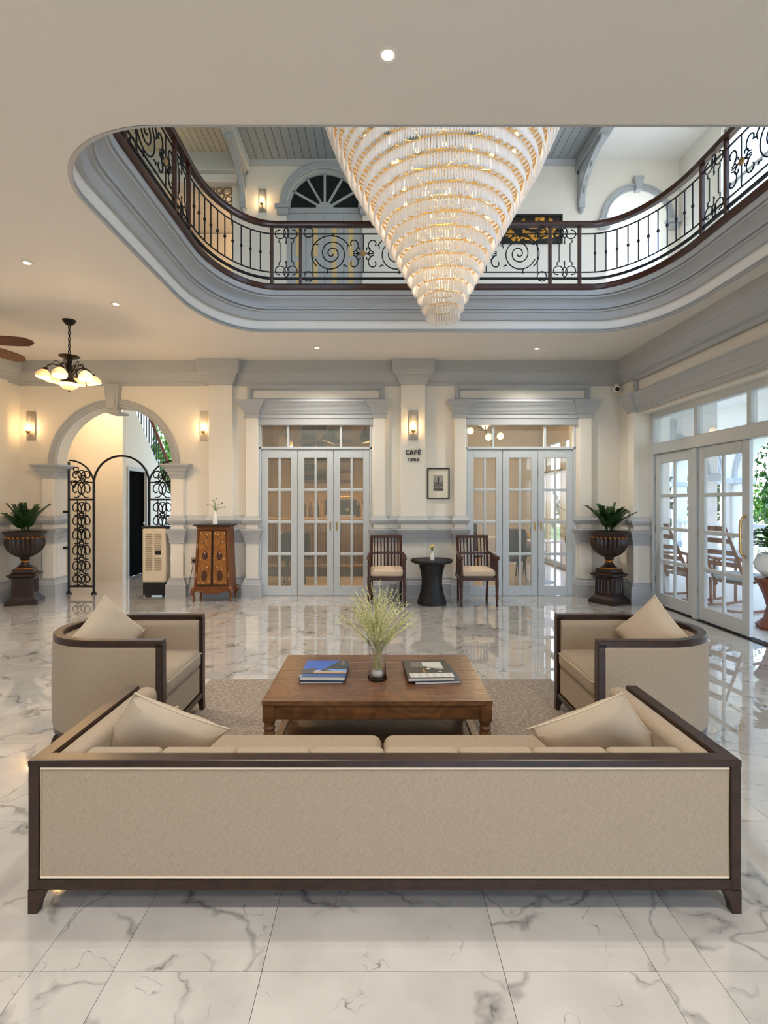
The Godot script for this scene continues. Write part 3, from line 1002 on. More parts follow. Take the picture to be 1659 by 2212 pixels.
# ------------------------------------------------------------------ upper gallery
func build_upper() -> void:
	var cream: Material = mats["wall cream"]
	var grey: Material = mats["trim grey"]
	var fl := MB.new()
	ring_slab(fl, outline(-2.0, 3.39, 2.93, 6.57), Rect2(-4.85, -3.75, 10.8, 16.5), UP_FLOOR - 0.03, UP_FLOOR)
	wall_piece("floor_upper", fl, mats["ceiling paint"])
	var poly := [Vector2(-4.85, UP_FLOOR), Vector2(-4.40, UP_FLOOR), Vector2(-4.40, 7.42), Vector2(-2.74, 7.42), Vector2(-2.74, UP_FLOOR), Vector2(-1.72, UP_FLOOR)]
	poly.append_array(arch_pts(-1.0, 7.0, 0.72))
	poly.append_array([Vector2(-0.28, UP_FLOOR), Vector2(4.33, UP_FLOOR)])
	poly.append_array(arch_pts(4.91, 6.73, 0.58))
	poly.append_array([Vector2(5.49, UP_FLOOR), Vector2(5.95, UP_FLOOR), Vector2(5.95, UP_CEIL), Vector2(-4.85, UP_CEIL)])
	wall_piece("wall_upper_back", MB.new().prism(pts(poly), -UP_D - 0.25, -UP_D), cream)
	wall_piece("wall_upper_left", MB.new().box(V(-4.85, UP_FLOOR, 12.7), V(-4.6, UP_CEIL, -3.5)), cream)
	# right side: two wide windows over the terrace
	var rp := [Vector2(-UP_D, UP_FLOOR), Vector2(3.5, UP_FLOOR), Vector2(3.5, UP_CEIL), Vector2(-UP_D, UP_CEIL)]
	var ur := MB.new()
	for q in [[UP_D, 8.6, UP_FLOOR, UP_CEIL], [8.6, 4.4, UP_FLOOR, 4.65], [8.6, 4.4, 7.6, UP_CEIL], [4.4, 3.9, UP_FLOOR, UP_CEIL], [3.9, -0.6, UP_FLOOR, 4.65], [3.9, -0.6, 7.6, UP_CEIL], [-0.6, -3.5, UP_FLOOR, UP_CEIL]]:
		ur.box(V(5.7, q[2], q[0]), V(5.95, q[3], q[1]))
	wall_piece("wall_upper_right", ur, cream)
	var k := 1
	for q in [[8.6, 4.4], [3.9, -0.6]]:
		var w := structure("window_%d" % k)
		k += 1
		var fr := MB.new()
		var d0: float = q[0]
		var d1: float = q[1]
		for i in 5:
			var d := lerpf(d0, d1, i / 4.0)
			fr.box(V(5.76, 4.65, d + 0.03), V(5.86, 7.6, d - 0.03), 0.004)
		for y in [4.67, 6.6, 7.57]:
			fr.box(V(5.76, y - 0.03, d0), V(5.86, y + 0.03, d1), 0.004)
		part("window_frame", fr, mats["door grey"], w)
		for i in 4:
			for yy in [[4.7, 6.57], [6.63, 7.54]]:
				part("pane", MB.new().box(V(5.805, yy[0], lerpf(d0, d1, i / 4.0) - 0.03), V(5.811, yy[1], lerpf(d0, d1, (i + 1) / 4.0) + 0.03)), mats["glass"], w)
	# gallery end behind the camera, with a wide opening to the sky
	var er := MB.new()
	for q in [[-4.85, -3.0, UP_FLOOR, UP_CEIL], [4.0, 5.95, UP_FLOOR, UP_CEIL], [-3.0, 4.0, UP_FLOOR, 4.7], [-3.0, 4.0, 7.7, UP_CEIL]]:
		er.box(V(q[0], q[2], -3.5), V(q[1], q[3], -3.75))
	wall_piece("wall_upper_rear", er, cream)
	# ceiling: slab, boards between the beams, plain to the right
	var uc := structure("ceiling_upper")
	part("slab", MB.new().box(V(-4.85, UP_CEIL + 0.02, 12.7), V(5.95, UP_CEIL + 0.2, -3.75)), mats["ceiling paint"], uc)
	part("plaster", MB.new().box(V(3.95, UP_CEIL, UP_D), V(5.7, UP_CEIL + 0.02, -3.5)), mats["wall white"], uc)
	var gb: Material = mat("board grey", Color(0.62, 0.64, 0.645), 0.55)
	var cb: Material = mat("board cream", Color(0.88, 0.82, 0.71), 0.6)
	var x := -2.41
	while x < 3.72:
		part("board", MB.new().box(V(x + 0.003, UP_CEIL - 0.012, UP_D), V(minf(x + 0.145, 3.73) - 0.003, UP_CEIL + 0.03, 0.5), 0.007), gb, uc)
		x += 0.145
	x = -4.6
	while x < -2.64:
		part("board", MB.new().box(V(x + 0.003, UP_CEIL - 0.012, UP_D), V(minf(x + 0.11, -2.63) - 0.003, UP_CEIL + 0.03, 0.5), 0.006), cb, uc)
		x += 0.11
	for q in [[-2.63, -2.41], [3.73, 3.95]]:
		part("beam", MB.new().box(V(q[0], 7.66, UP_D), V(q[1], UP_CEIL + 0.02, -3.5), 0.01), gb if q[0] > 0 else mat("beam white", Color(0.80, 0.80, 0.78), 0.6), uc)
	part("edge_moulding", MB.new().sweep(P2([[0, 7.78], [0.02, 7.78], [0.03, 7.82], [0.05, 7.84], [0.06, UP_CEIL], [0, UP_CEIL]]), P2([[-2.41, UP_D], [3.73, UP_D]])), grey, uc)
	part("header", MB.new().box(V(-4.6, 7.55, UP_D), V(-2.63, UP_CEIL, 9.55), 0.01), mat("beam white", Color.WHITE), uc)
	part("header_lip", MB.new().box(V(-4.6, 7.40, UP_D + 0.1), V(-2.63, 7.55, 9.66), 0.01), mats["wall cream"], uc)
	for q in [-2.52, 3.84]:
		bracket(uc, q)
	# fretwork spandrel in the left opening
	var ft := structure("trim_8")
	var fm: Material = mat("fret wood", Color(0.55, 0.47, 0.37), 0.6)
	var cx := -2.76
	var cy := 7.42
	var curves := []
	var edge := []
	for i in 17:
		var an := PI / 2 * i / 16
		edge.append(Vector2(cx - 0.72 + 0.72 * sin(an), cy - 0.72 + 0.72 * cos(an)))
	curves.append(edge)
	curves.append([Vector2(cx, cy), Vector2(cx - 0.72, cy)])
	curves.append([Vector2(cx, cy), Vector2(cx, cy - 0.72)])
	for q in [[0.09, 0.09, 0.075], [0.24, 0.07, 0.055], [0.07, 0.24, 0.055], [0.37, 0.045, 0.035], [0.045, 0.37, 0.035], [0.2, 0.18, 0.05], [0.46, 0.03, 0.022], [0.03, 0.46, 0.022]]:
		var ring := []
		for i in 17:
			ring.append(Vector2(cx - q[0] + q[2] * cos(TAU * i / 16), cy - q[1] + q[2] * sin(TAU * i / 16)))
		curves.append(ring)
	for c in curves:
		var l := []
		for q in c:
			l.append(V(q.x, q.y, UP_D + 0.05))
		part("fret", MB.new().tube(l, 0.014, 5), fm, ft)
	# space behind the left opening, and its far wall
	wall_piece("wall_upper_passage", MB.new().box(V(-4.85, UP_FLOOR, 12.7), V(-2.0, UP_CEIL, 12.5)), cream)
	wall_piece("wall_upper_passage_side", MB.new().box(V(-2.2, UP_FLOOR, 12.5), V(-2.0, UP_CEIL, 10.05)), cream)
	wall_piece("wall_upper_room", MB.new().box(V(-2.0, UP_FLOOR, 10.5), V(0.0, UP_CEIL, 10.3)), cream)
	wall_piece("wall_upper_room_left", MB.new().box(V(-2.0, UP_FLOOR, 10.3), V(-1.85, UP_CEIL, 10.05)), cream)
	wall_piece("wall_upper_room_right", MB.new().box(V(-0.15, UP_FLOOR, 10.3), V(0.0, UP_CEIL, 10.05)), cream)
	# base and dado mouldings along the back wall
	var t9 := structure("trim_9")
	for seg in [[-2.74, -1.86], [-0.14, 4.2]]:
		var pl := P2([[seg[0], UP_D], [seg[1], UP_D]])
		part("base_moulding", MB.new().sweep(P2([[0, UP_FLOOR], [0.04, UP_FLOOR], [0.04, UP_FLOOR + 0.2], [0.02, UP_FLOOR + 0.26], [0, UP_FLOOR + 0.27]]), pl), grey, t9)
		part("dado_moulding", MB.new().sweep(P2([[0, 4.98], [0.02, 4.98], [0.05, 5.06], [0.05, 5.10], [0, 5.12]]), pl), grey, t9)
	# arched surrounds
	for q in [[-1.0, 7.0, 0.72, 0.13], [4.91, 6.73, 0.58, 0.12]]:
		var c := Vector3(q[0], q[1], -UP_D - 0.005)
		var r0: float = q[2]
		var w: float = q[3]
		part("archivolt", MB.new().arc(P2([[r0, 0], [r0, 0.03], [r0 + 0.03, 0.04], [r0 + 0.04, 0.03], [r0 + w * 0.6, 0.035], [r0 + w * 0.7, 0.065], [r0 + w, 0.06], [r0 + w, 0]]), c, 0, PI, 32), grey, t9)
		for s in [-1.0, 1.0]:
			var xx: float = q[0] + s * (r0 + w * 0.5)
			part("impost", MB.new().box(Vector3(xx - w * 0.85, q[1] - 0.16, -UP_D), Vector3(xx + w * 0.85, q[1] - 0.06, -UP_D + 0.09), 0.012), grey, t9)
			part("impost", MB.new().box(Vector3(xx - w * 1.1, q[1] - 0.06, -UP_D), Vector3(xx + w * 1.1, q[1] + 0.01, -UP_D + 0.13), 0.012), grey, t9)
	part("keystone", MB.new().prism(pts([Vector2(4.86, 7.28), Vector2(4.96, 7.28), Vector2(5.0, 7.54), Vector2(4.82, 7.54)]), -UP_D - 0.02, -UP_D + 0.1), grey, t9)
	# fanlight doors
	var dr := structure("door_4")
	var dm: Material = mats["trim grey"]
	part("head_bar", MB.new().box(V(-1.72, 6.92, UP_D + 0.12), V(-0.28, 7.02, UP_D + 0.04), 0.006), dm, dr)
	var hub := []
	for i in 13:
		hub.append(Vector2(-1.0 + 0.17 * cos(PI * i / 12), 7.0 + 0.13 * sin(PI * i / 12)))
	part("fan_hub", MB.new().prism(pts(hub), -UP_D - 0.11, -UP_D - 0.05), dm, dr)
	part("fan_rim", MB.new().arc(P2([[0.66, 0], [0.66, 0.05], [0.725, 0.05], [0.725, 0]]), Vector3(-1.0, 7.0, -UP_D - 0.11), 0, PI, 28), dm, dr)
	for i in 5:
		var an := PI * (i + 1) / 6.0
		var dir := Vector3(cos(an), sin(an), 0)
		part("fan_bar", MB.new().box(Vector3(0.1, -0.022, -0.02), Vector3(0.69, 0.022, 0.02), 0.005, Basis(Vector3(0, 0, 1), an), Vector3(-1.0, 7.0, -UP_D - 0.08)), dm, dr)
	for i in 6:
		var fan := [Vector2(-1.0, 7.0)]
		for j in 7:
			var an := PI * (i + j / 6.0) / 6.0
			fan.append(Vector2(-1.0 + 0.68 * cos(an), 7.0 + 0.68 * sin(an)))
		part("pane", MB.new().prism(pts(fan), -UP_D - 0.095, -UP_D - 0.09), mats["dark glass"], dr)
	var amber: Material = mat("amber glass", Color(0.88, 0.77, 0.55), 0.25)
	for i in 4:
		var x0 := -1.72 + 0.36 * i
		var lf := part("leaf", MB.new().box(V(x0 + 0.004, UP_FLOOR, UP_D + 0.11), V(x0 + 0.356, 6.92, UP_D + 0.06), 0.004), dm, dr)
		var mx := x0 + (0.22 if i == 0 else (0.14 if i == 3 else 0.18))
		for yy in [[6.1, 6.74], [5.5, 6.02], [4.9, 5.42], [4.35, 4.8]]:
			part("pane", MB.new().box(V(mx - 0.05, yy[0], UP_D + 0.07), V(mx + 0.05, yy[1], UP_D + 0.055), 0.003), amber, lf)
	# beyond the right arch: a balcony with louvred slats in daylight
	var lv := thing("louvre_screen", "white slanted louvre screen seen through the gallery archway", "louvre", V(4.9, UP_FLOOR, 11.6))
	for i in 9:
		part("slat", MB.new().box(Vector3(-0.9, -0.09, -0.012), Vector3(0.9, 0.09, 0.012), 0.004, Basis(Vector3(0, 0, 1), 0.6) * Basis(Vector3(1, 0, 0), -0.7), Vector3(0.0, 0.35 + i * 0.26, 0)), mats["wall white"], lv)
	part("mast", MB.new().box(Vector3(0.85, 0, -0.05), Vector3(0.93, 3.3, 0.05), 0.006), mats["wall white"], lv)
	part("mast", MB.new().box(Vector3(-0.93, 0, -0.05), Vector3(-0.85, 3.3, 0.05), 0.006), mats["wall white"], lv)
	wall_piece("ceiling_balcony", MB.new().box(V(3.7, 7.45, 13.2), V(6.3, 7.6, 10.05)), mats["wall white"])
	wall_piece("floor_balcony", MB.new().box(V(3.7, UP_FLOOR - 0.15, 13.2), V(6.3, UP_FLOOR, 10.05)), mats["wall white"])
	wall_piece("wall_balcony", MB.new().box(V(3.7, UP_FLOOR, 13.2), V(6.3, 7.45, 13.0)), mats["wall white"])
	# gilt carved panel on the gallery wall
	var pn := thing("carved_panel", "long dark wall panel with gilded carving above the gallery railing", "wall panel", V(2.87, 6.31, UP_D))
	part("backing", MB.new().box(Vector3(-0.61, 0, 0), Vector3(0.61, 0.53, 0.03), 0.006), mat("ebony", Color(0.06, 0.055, 0.05), 0.4), pn)
	var frm := MB.new()
	for q in [[-0.62, -0.01, 0.62, 0.03], [-0.62, 0.5, 0.62, 0.54], [-0.62, 0, -0.58, 0.53], [0.58, 0, 0.62, 0.53]]:
		frm.box(Vector3(q[0], q[1], 0), Vector3(q[2], q[3], 0.05), 0.006)
	part("frame", frm, mats["ebony"], pn)
	var gm: Material = mat("old gilt", Color(0.78, 0.55, 0.20), 0.45, 0.7)
	for i in 70:
		var gx := rng.randf_range(-0.54, 0.54)
		var gy := rng.randf_range(0.06, 0.46)
		var s := rng.randf_range(0.02, 0.055)
		var an := rng.randf() * TAU
		part("gilt_leaf", MB.new().lathe(P2([[0, -0.5], [0.28, -0.25], [0.36, 0.05], [0.2, 0.35], [0, 0.6]]), 6).moved(Transform3D(Basis(Vector3(0, 0, 1), an) * Basis.from_scale(Vector3(s * 2.2, s * 2.2, s * 0.7)), Vector3(gx, gy, 0.035))), gm, pn)


func bracket(parent: Node, x: float) -> void:
	var g: Material = mats["trim grey"]
	part("bracket_leg", MB.new().box(V(x - 0.06, 6.95, UP_D), V(x + 0.06, 7.66, UP_D - 0.09), 0.008), g, parent)
	part("bracket_arm", MB.new().box(V(x - 0.06, 7.58, UP_D), V(x + 0.06, 7.66, 8.75), 0.008), g, parent)
	var a := []
	for i in 15:
		var an := PI / 2 * i / 14
		a.append(Vector2(-UP_D + 1.05 - 0.97 * cos(an) * 1.0, 6.98 + 0.62 * sin(an)))
	var b := []
	for q in a:
		b.append(q + Vector2(-0.05, 0.05))
	b.reverse()
	var poly := a.duplicate()
	poly.append_array(b)
	part("bracket_brace", MB.new().prism(pts(poly), x - 0.05, x + 0.05, "zyx"), g, parent)
	for q in [[0.25, 0.45, 0.1], [0.48, 0.53, 0.065], [0.16, 0.25, 0.06]]:
		var l := []
		for i in 17:
			l.append(Vector3(x, 7.0 + q[1] + q[2] * sin(TAU * i / 16), -UP_D + q[0] + q[2] * cos(TAU * i / 16)))
		part("bracket_scroll", MB.new().tube(l, 0.014, 5), g, parent)
	part("bracket_drop", MB.new().lathe(P2([[0, -0.1], [0.04, -0.06], [0.05, -0.02], [0.03, 0.0]]), 10, V(x, 6.95, UP_D - 0.05)), g, parent)


# ------------------------------------------------------------------ glazed doors
# a glazed leaf in its own frame: x along the width from 0 to w, y up, z through the thickness
func door_leaf(parent: Node, at: Vector3, turn: float, w: float, h: float, stile: float, top: float, bottom: float, handle := 0, long_handle := false) -> MeshInstance3D:
	var th := 0.022
	var m := MB.new()
	var g := 0.003
	m.box(Vector3(g, 0.006, -th), Vector3(stile, h, th), 0.004)
	m.box(Vector3(w - stile, 0.006, -th), Vector3(w - g, h, th), 0.004)
	m.box(Vector3(stile - 0.002, 0.006, -th), Vector3(w - stile + 0.002, bottom, th), 0.004)
	m.box(Vector3(stile - 0.002, h - top, -th), Vector3(w - stile + 0.002, h, th), 0.004)
	var mw := 0.036
	var ih := h - top - bottom
	m.box(Vector3(w * 0.5 - mw * 0.5, bottom, -th * 0.7), Vector3(w * 0.5 + mw * 0.5, h - top, th * 0.7), 0.006)
	for i in range(1, 4):
		var y := bottom + ih * i / 4.0
		m.box(Vector3(stile, y - mw * 0.6, -th * 0.72), Vector3(w - stile, y + mw * 0.6, th * 0.72), 0.006)
	var lf := part("leaf", m, mats["door grey"], parent)
	lf.position = at
	lf.rotation.y = turn
	for i in 4:
		for j in 2:
			var y0 := bottom + ih * i / 4.0
			var x0 := stile if j == 0 else w * 0.5
			part("pane", MB.new().box(Vector3(x0, y0, -0.002), Vector3(x0 + w * 0.5 - stile, y0 + ih / 4.0, 0.002)), mats["glass"], lf)
	if handle != 0:
		var hx := stile * 0.5 if handle < 0 else w - stile * 0.5
		var hm := MB.new()
		if long_handle:
			var l := []
			for q in [[0.84, 0.02], [0.86, 0.055], [0.90, 0.075], [1.1, 0.08], [1.22, 0.075], [1.26, 0.055], [1.28, 0.02]]:
				l.append(Vector3(hx, q[0], q[1]))
			hm.tube(l, 0.013, 8)
		else:
			hm.box(Vector3(hx - 0.012, 1.0, th), Vector3(hx + 0.012, 1.13, th + 0.006), 0.003)
			hm.tube([Vector3(hx, 1.01, th), Vector3(hx, 1.01, th + 0.035), Vector3(hx, 1.12, th + 0.035), Vector3(hx, 1.12, th)], 0.006, 6)
		part("handle", hm, mats["brass"], lf)
	for y in [0.35, h * 0.5, h - 0.35]:
		part("hinge", MB.new().tube([Vector3(0.002, y - 0.045, th + 0.004), Vector3(0.002, y + 0.045, th + 0.004)], 0.006, 6), mats["steel"], lf)
	return lf


func build_doors() -> void:
	var grey: Material = mats["door grey"]
	var k := 1
	for q in [[-1.80, -0.085], [1.34, 3.02]]:
		var dr := structure("door_%d" % k)
		k += 1
		var x0: float = q[0] + 0.03
		var x1: float = q[1] - 0.03
		var d := WALL_D + 0.03
		var fr := MB.new()
		for r in [[q[0], 0, x0, 2.70], [x1, 0, q[1], 2.70], [q[0], 2.655, q[1], 2.70], [q[0], 2.235, q[1], 2.275]]:
			fr.box(V(r[0], r[1], d + 0.05), V(r[2], r[3], d - 0.04), 0.005)
		var w := x1 - x0
		var m1 := x0 + w * 0.245
		var m2 := x0 + w * 0.735
		for mx in [m1, m2]:
			fr.box(V(mx - 0.018, 2.27, d + 0.025), V(mx + 0.018, 2.66, d - 0.025), 0.005)
		part("door_frame", fr, grey, dr)
		for r in [[x0, m1], [m1, m2], [m2, x1]]:
			part("transom_pane", MB.new().box(V(r[0], 2.27, d + 0.002), V(r[1], 2.66, d - 0.002)), mats["glass"], dr)
		for i in 3:
			door_leaf(dr, V(x0 + w * i / 3.0, 0, d), 0.0, w / 3.0, 2.232, 0.10, 0.125, 0.15, [0, 1, -1][i])
	# doors on the right: four leaves under a transom, the third opened outwards
	var dr := structure("door_3")
	var X := XR + 0.22
	var fr := MB.new()
	fr.box(V(X - 0.06, 2.10, 7.34), V(X + 0.06, 2.25, 1.92), 0.006)
	fr.box(V(X - 0.05, 2.60, 7.34), V(X + 0.05, 2.69, 1.92), 0.006)
	fr.box(V(X - 0.055, 0, 7.36), V(X + 0.055, 2.70, 7.27), 0.006)
	fr.box(V(X - 0.05, 0, 1.99), V(X + 0.05, 2.65, 1.91), 0.006)
	for dd in [6.33, 5.42, 3.7, 2.85]:
		fr.box(V(X - 0.04, 2.24, dd + 0.03), V(X + 0.04, 2.62, dd - 0.03), 0.006)
	part("door_frame", fr, grey, dr)
	part("threshold", MB.new().box(V(X - 0.05, -0.01, 7.34), V(X + 0.05, 0.012, 1.92), 0.003), mats["black iron"], dr)
	for r in [[7.27, 6.33], [6.33, 5.42], [5.42, 3.7], [3.7, 2.85], [2.85, 1.99]]:
		part("transom_pane", MB.new().box(V(X - 0.002, 2.25, r[0] - 0.03), V(X + 0.002, 2.60, r[1] + 0.03)), mats["glass"], dr)
	part("mid_post", MB.new().box(V(X - 0.05, 0.0, 6.39), V(X + 0.03, 2.10, 6.30), 0.006), grey, dr)
	# turned so that x runs towards the camera along the wall and z faces the room
	door_leaf(dr, V(X, 0.012, 7.26), -PI / 2, 0.87, 2.085, 0.115, 0.13, 0.17)
	door_leaf(dr, V(X, 0.012, 6.30), -PI / 2, 0.87, 2.085, 0.115, 0.13, 0.17, 1, true)
	door_leaf(dr, V(X, 0.012, 3.64), -PI / 2, 0.87, 2.085, 0.115, 0.13, 0.17)
	door_leaf(dr, V(X, 0.012, 2.76), -PI / 2, 0.77, 2.085, 0.115, 0.13, 0.17)


# ------------------------------------------------------------------ café rooms behind the back wall
func build_cafe() -> void:
	var beige: Material = mat("cafe wall", Color(0.82, 0.755, 0.65), 0.75)
	var fw := structure("floor_cafe")
	part("slab", MB.new().box(V(-2.45, -0.2, 12.9), V(4.1, -0.001, 8.0)), mat("cafe floor", Color(0.72, 0.66, 0.58), 0.18), fw)
	wall_piece("ceiling_cafe", MB.new().box(V(-2.45, 3.4, 12.9), V(4.1, 3.56, 8.15)), mat("cafe ceiling", Color(0.78, 0.72, 0.63), 0.8))
	wall_piece("wall_cafe_left", MB.new().box(V(-2.45, 0, 12.9), V(-2.3, 3.4, 8.15)), beige)
	wall_piece("wall_cafe_middle", MB.new().box(V(0.5, 0, 12.7), V(0.65, 3.4, 8.15)), beige)
	wall_piece("wall_cafe_back", MB.new().box(V(-2.3, 0, 12.9), V(4.1, 3.4, 12.7)), beige)
	wall_piece("wall_bar_back", MB.new().box(V(-2.3, 0, 11.55), V(0.5, 3.4, 11.4)), beige)
	# right side of the dining room is glazed
	var gl := structure("window_3")
	var fr := MB.new()
	fr.box(V(3.95, 2.75, 12.7), V(4.1, 3.4, 8.15))
	for d in [8.2, 9.2, 10.2, 11.2, 12.2, 12.66]:
		fr.box(V(3.97, 0, d + 0.06), V(4.07, 2.75, d - 0.06), 0.005)
	for y in [0.05, 1.0, 2.1]:
		fr.box(V(3.97, y - 0.05, 12.7), V(4.07, y + 0.05, 8.15), 0.005)
	part("window_frame", fr, beige, gl)
	for i in 4:
		part("pane", MB.new().box(V(4.018, 0.1, 9.14 + i), V(4.022, 2.75, 8.26 + i)), mats["glass"], gl)
	# shelves and plaques on the wall behind the bar
	var n := 0
	var sh: Material = mat("shelf taupe", Color(0.47, 0.42, 0.36), 0.6)
	var rows := ["lowest", "second lowest", "third", "fourth", "fifth", "topmost"]
	for row in 6:
		for c in [[-1.7, -0.55, "left"], [-0.2, 0.42, "right"]]:
			solo("wall_shelf", "%s taupe wall shelf on the %s side behind the cafe bar" % [rows[row], c[2]], "shelf", MB.new().box(Vector3(c[0], 0, 0), Vector3(c[1], 0.05, 0.12), 0.004), sh, V(0, 1.85 + row * 0.22, 11.4), "shelves behind the bar")
		for c in [[-1.65, 0.28, 1], [-1.32, 0.2, 2], [0.0, 0.3, 3]]:
			if (row + c[2]) % 3 == 0 and row < 5:
				continue
			n += 1
			solo("menu_plaque", "dark menu plaque %s above the %s bar shelf" % [["at the left end", "second from the left", "at the right end"][c[2] - 1], rows[row]], "plaque", MB.new().box(Vector3(c[0], 0, 0), Vector3(c[0] + c[1], 0.13, 0.03), 0.004), mats["black paint"], V(0, 1.905 + row * 0.22, 11.36), "menu plaques behind the bar")
	# bar counter
	var bar := thing("bar_counter", "brown bar counter with a fluted front inside the cafe doors", "bar counter", V(-0.9, 0, 10.0))
	part("body", MB.new().box(Vector3(-1.38, 0, -0.5), Vector3(1.38, 1.08, 0)), mat("bar brown", Color(0.36, 0.28, 0.20), 0.5), bar)
	part("counter_top", MB.new().box(Vector3(-1.39, 1.08, -0.55), Vector3(1.39, 1.13, 0.06), 0.01), mat("bar top", Color(0.62, 0.53, 0.42), 0.3), bar)
	part("plinth", MB.new().box(Vector3(-1.38, 0, 0), Vector3(1.38, 0.16, 0.02), 0.004), mat("bar brown dark", Color(0.22, 0.17, 0.12), 0.5), bar)
	var rib := MB.new().tube([Vector3(0, 0.16, 0), Vector3(0, 1.08, 0)], 0.022, 8).mesh()
	for i in 54:
		var o := part("rib", rib, mat("bar rib", Color(0.45, 0.37, 0.27), 0.5), bar)
		o.position = Vector3(-1.35 + i * 0.051, 0, 0.01)
	part("foot_rail", MB.new().tube([Vector3(-1.37, 0.22, 0.12), Vector3(1.37, 0.22, 0.12)], 0.018, 8), mats["brass"], bar)
	# things on the bar
	var em := thing("espresso_machine", "black espresso machine on the bar behind the middle door leaf", "coffee machine", V(-0.72, 1.13, 10.25))
	part("body", MB.new().rbox(Vector3(0, 0.19, 0), Vector3(0.62, 0.32, 0.36), 0.03), mats["black paint"], em)
	part("drip_tray", MB.new().box(Vector3(-0.28, 0, 0.0), Vector3(0.28, 0.05, 0.24), 0.008), mats["steel"], em)
	part("cup_rail", MB.new().tube([Vector3(-0.28, 0.36, 0.16), Vector3(-0.28, 0.40, 0.16), Vector3(0.28, 0.40, 0.16), Vector3(0.28, 0.36, 0.16)], 0.007, 6), mats["brass"], em)
	for s in [-0.14, 0.14]:
		part("group_head", MB.new().lathe(P2([[0.0, 0.12], [0.035, 0.12], [0.035, 0.18], [0.0, 0.18]]), 10, Vector3(s, 0, 0.19)), mats["steel"], em)
	var tap := thing("beer_tap", "tall steel drinks tap on the bar at the right door leaf", "tap", V(-0.14, 1.13, 10.1))
	part("column", MB.new().tube([Vector3(0, 0, 0), Vector3(0, 0.42, 0)], 0.022, 8), mats["steel"], tap)
	part("crossbar", MB.new().tube([Vector3(-0.16, 0.3, 0), Vector3(-0.06, 0.26, 0), Vector3(0.06, 0.26, 0), Vector3(0.16, 0.3, 0)], 0.014, 8), mats["black iron"], tap)
	part("lever", MB.new().tube([Vector3(0, 0.26, 0.02), Vector3(0, 0.38, 0.06)], 0.012, 6), mats["black iron"], tap)
	var gr := thing("coffee_grinder", "dark coffee grinder on the bar at the left door leaf", "grinder", V(-1.52, 1.13, 10.2))
	part("base", MB.new().rbox(Vector3(0, 0.13, 0), Vector3(0.2, 0.26, 0.24), 0.03), mats["black paint"], gr)
	part("hopper", MB.new().lathe(P2([[0.05, 0.26], [0.09, 0.42], [0.09, 0.44], [0.0, 0.44]]), 12), mat("smoke plastic", Color(0.2, 0.14, 0.1), 0.2), gr)
	part("spout", MB.new().box(Vector3(-0.03, 0.08, 0.11), Vector3(0.03, 0.18, 0.18), 0.006), mats["steel"], gr)
	var bot := MB.new().lathe(P2([[0.0, 0], [0.036, 0.0], [0.038, 0.02], [0.038, 0.18], [0.03, 0.22], [0.013, 0.25], [0.013, 0.31], [0.0, 0.31]]), 12).mesh()
	var bc := [[Color(0.30, 0.18, 0.07), "amber"], [Color(0.12, 0.16, 0.08), "olive green"], [Color(0.55, 0.42, 0.22), "honey coloured"], [Color(0.10, 0.07, 0.05), "almost black"], [Color(0.42, 0.12, 0.08), "dark red"]]
	for i in 5:
		var b := thing("bottle", "%s glass bottle standing on the cafe bar" % bc[i][1], "bottle", V(-1.30 + [0.0, 0.13, 0.22, 0.94, 1.52][i], 1.13, 10.12), 0.0, "bottles on the bar")
		part("body", bot, mat("bottle %d" % i, bc[i][0], 0.15), b)
		part("cap", MB.new().lathe(P2([[0.0, 0.30], [0.016, 0.30], [0.016, 0.335], [0.0, 0.335]]), 10), mats["brass"], b)
	# bar stool at the left leaf
	var st := thing("bar_chair", "black rounded barrel chair in front of the bar counter", "chair", V(-1.45, 0, 9.1), 0.3)
	part("shell", MB.new().sweep(P2([[-0.02, 0.42], [0.02, 0.42], [0.02, 0.88], [-0.02, 0.88]]), arc_plan(0.26, -0.15 * PI, 1.15 * PI, 18)), mats["black paint"], st)
	part("seat", MB.new().lathe(P2([[0, 0.42], [0.24, 0.42], [0.26, 0.45], [0.25, 0.5], [0, 0.52]]), 20), mats["black paint"], st)
	for i in 4:
		var an := PI / 4 + PI / 2 * i
		part("leg", MB.new().tube([Vector3(0.16 * cos(an), 0.43, 0.16 * sin(an)), Vector3(0.23 * cos(an), 0, 0.23 * sin(an))], [0.02, 0.012], 6), mats["black paint"], st)
	# pendant lamps over the bar: faceted shades
	var pls := [[-1.62, 2.45, 9.0, 0.5, "white faceted pendant lamp behind the left transom pane", Color(0.93, 0.9, 0.84)], [-0.85, 2.62, 9.4, -0.3, "dark faceted pendant lamp behind the middle transom pane", Color(0.10, 0.09, 0.08)], [-0.2, 2.60, 9.2, 0.25, "dark faceted pendant lamp behind the right transom pane", Color(0.12, 0.10, 0.09)]]
	for i in 3:
		var q: Array = pls[i]
		var pl := thing("pendant_lamp", q[4], "lamp", V(q[0], q[1], q[2]), 0.0, "cafe pendants")
		var tl := Basis(Vector3(0, 0, 1), q[3])
		part("shade", MB.new().lathe(P2([[0.12, -0.11], [0.15, -0.04], [0.06, 0.1], [0.02, 0.13], [0.0, 0.13], [0.0, 0.125], [0.055, 0.095], [0.143, -0.04], [0.114, -0.108]]), 5, Vector3.ZERO, 0, 0.0, 0.0, 0.0, false).moved(Transform3D(tl, Vector3.ZERO)), mat("pendant %d" % i, q[5], 0.5), pl)
		part("cord", MB.new().tube([tl * Vector3(0, 0.12, 0), Vector3(0, 0.3, 0), Vector3(0, 3.4 - q[1], 0)], 0.006, 5), mats["black paint"], pl)
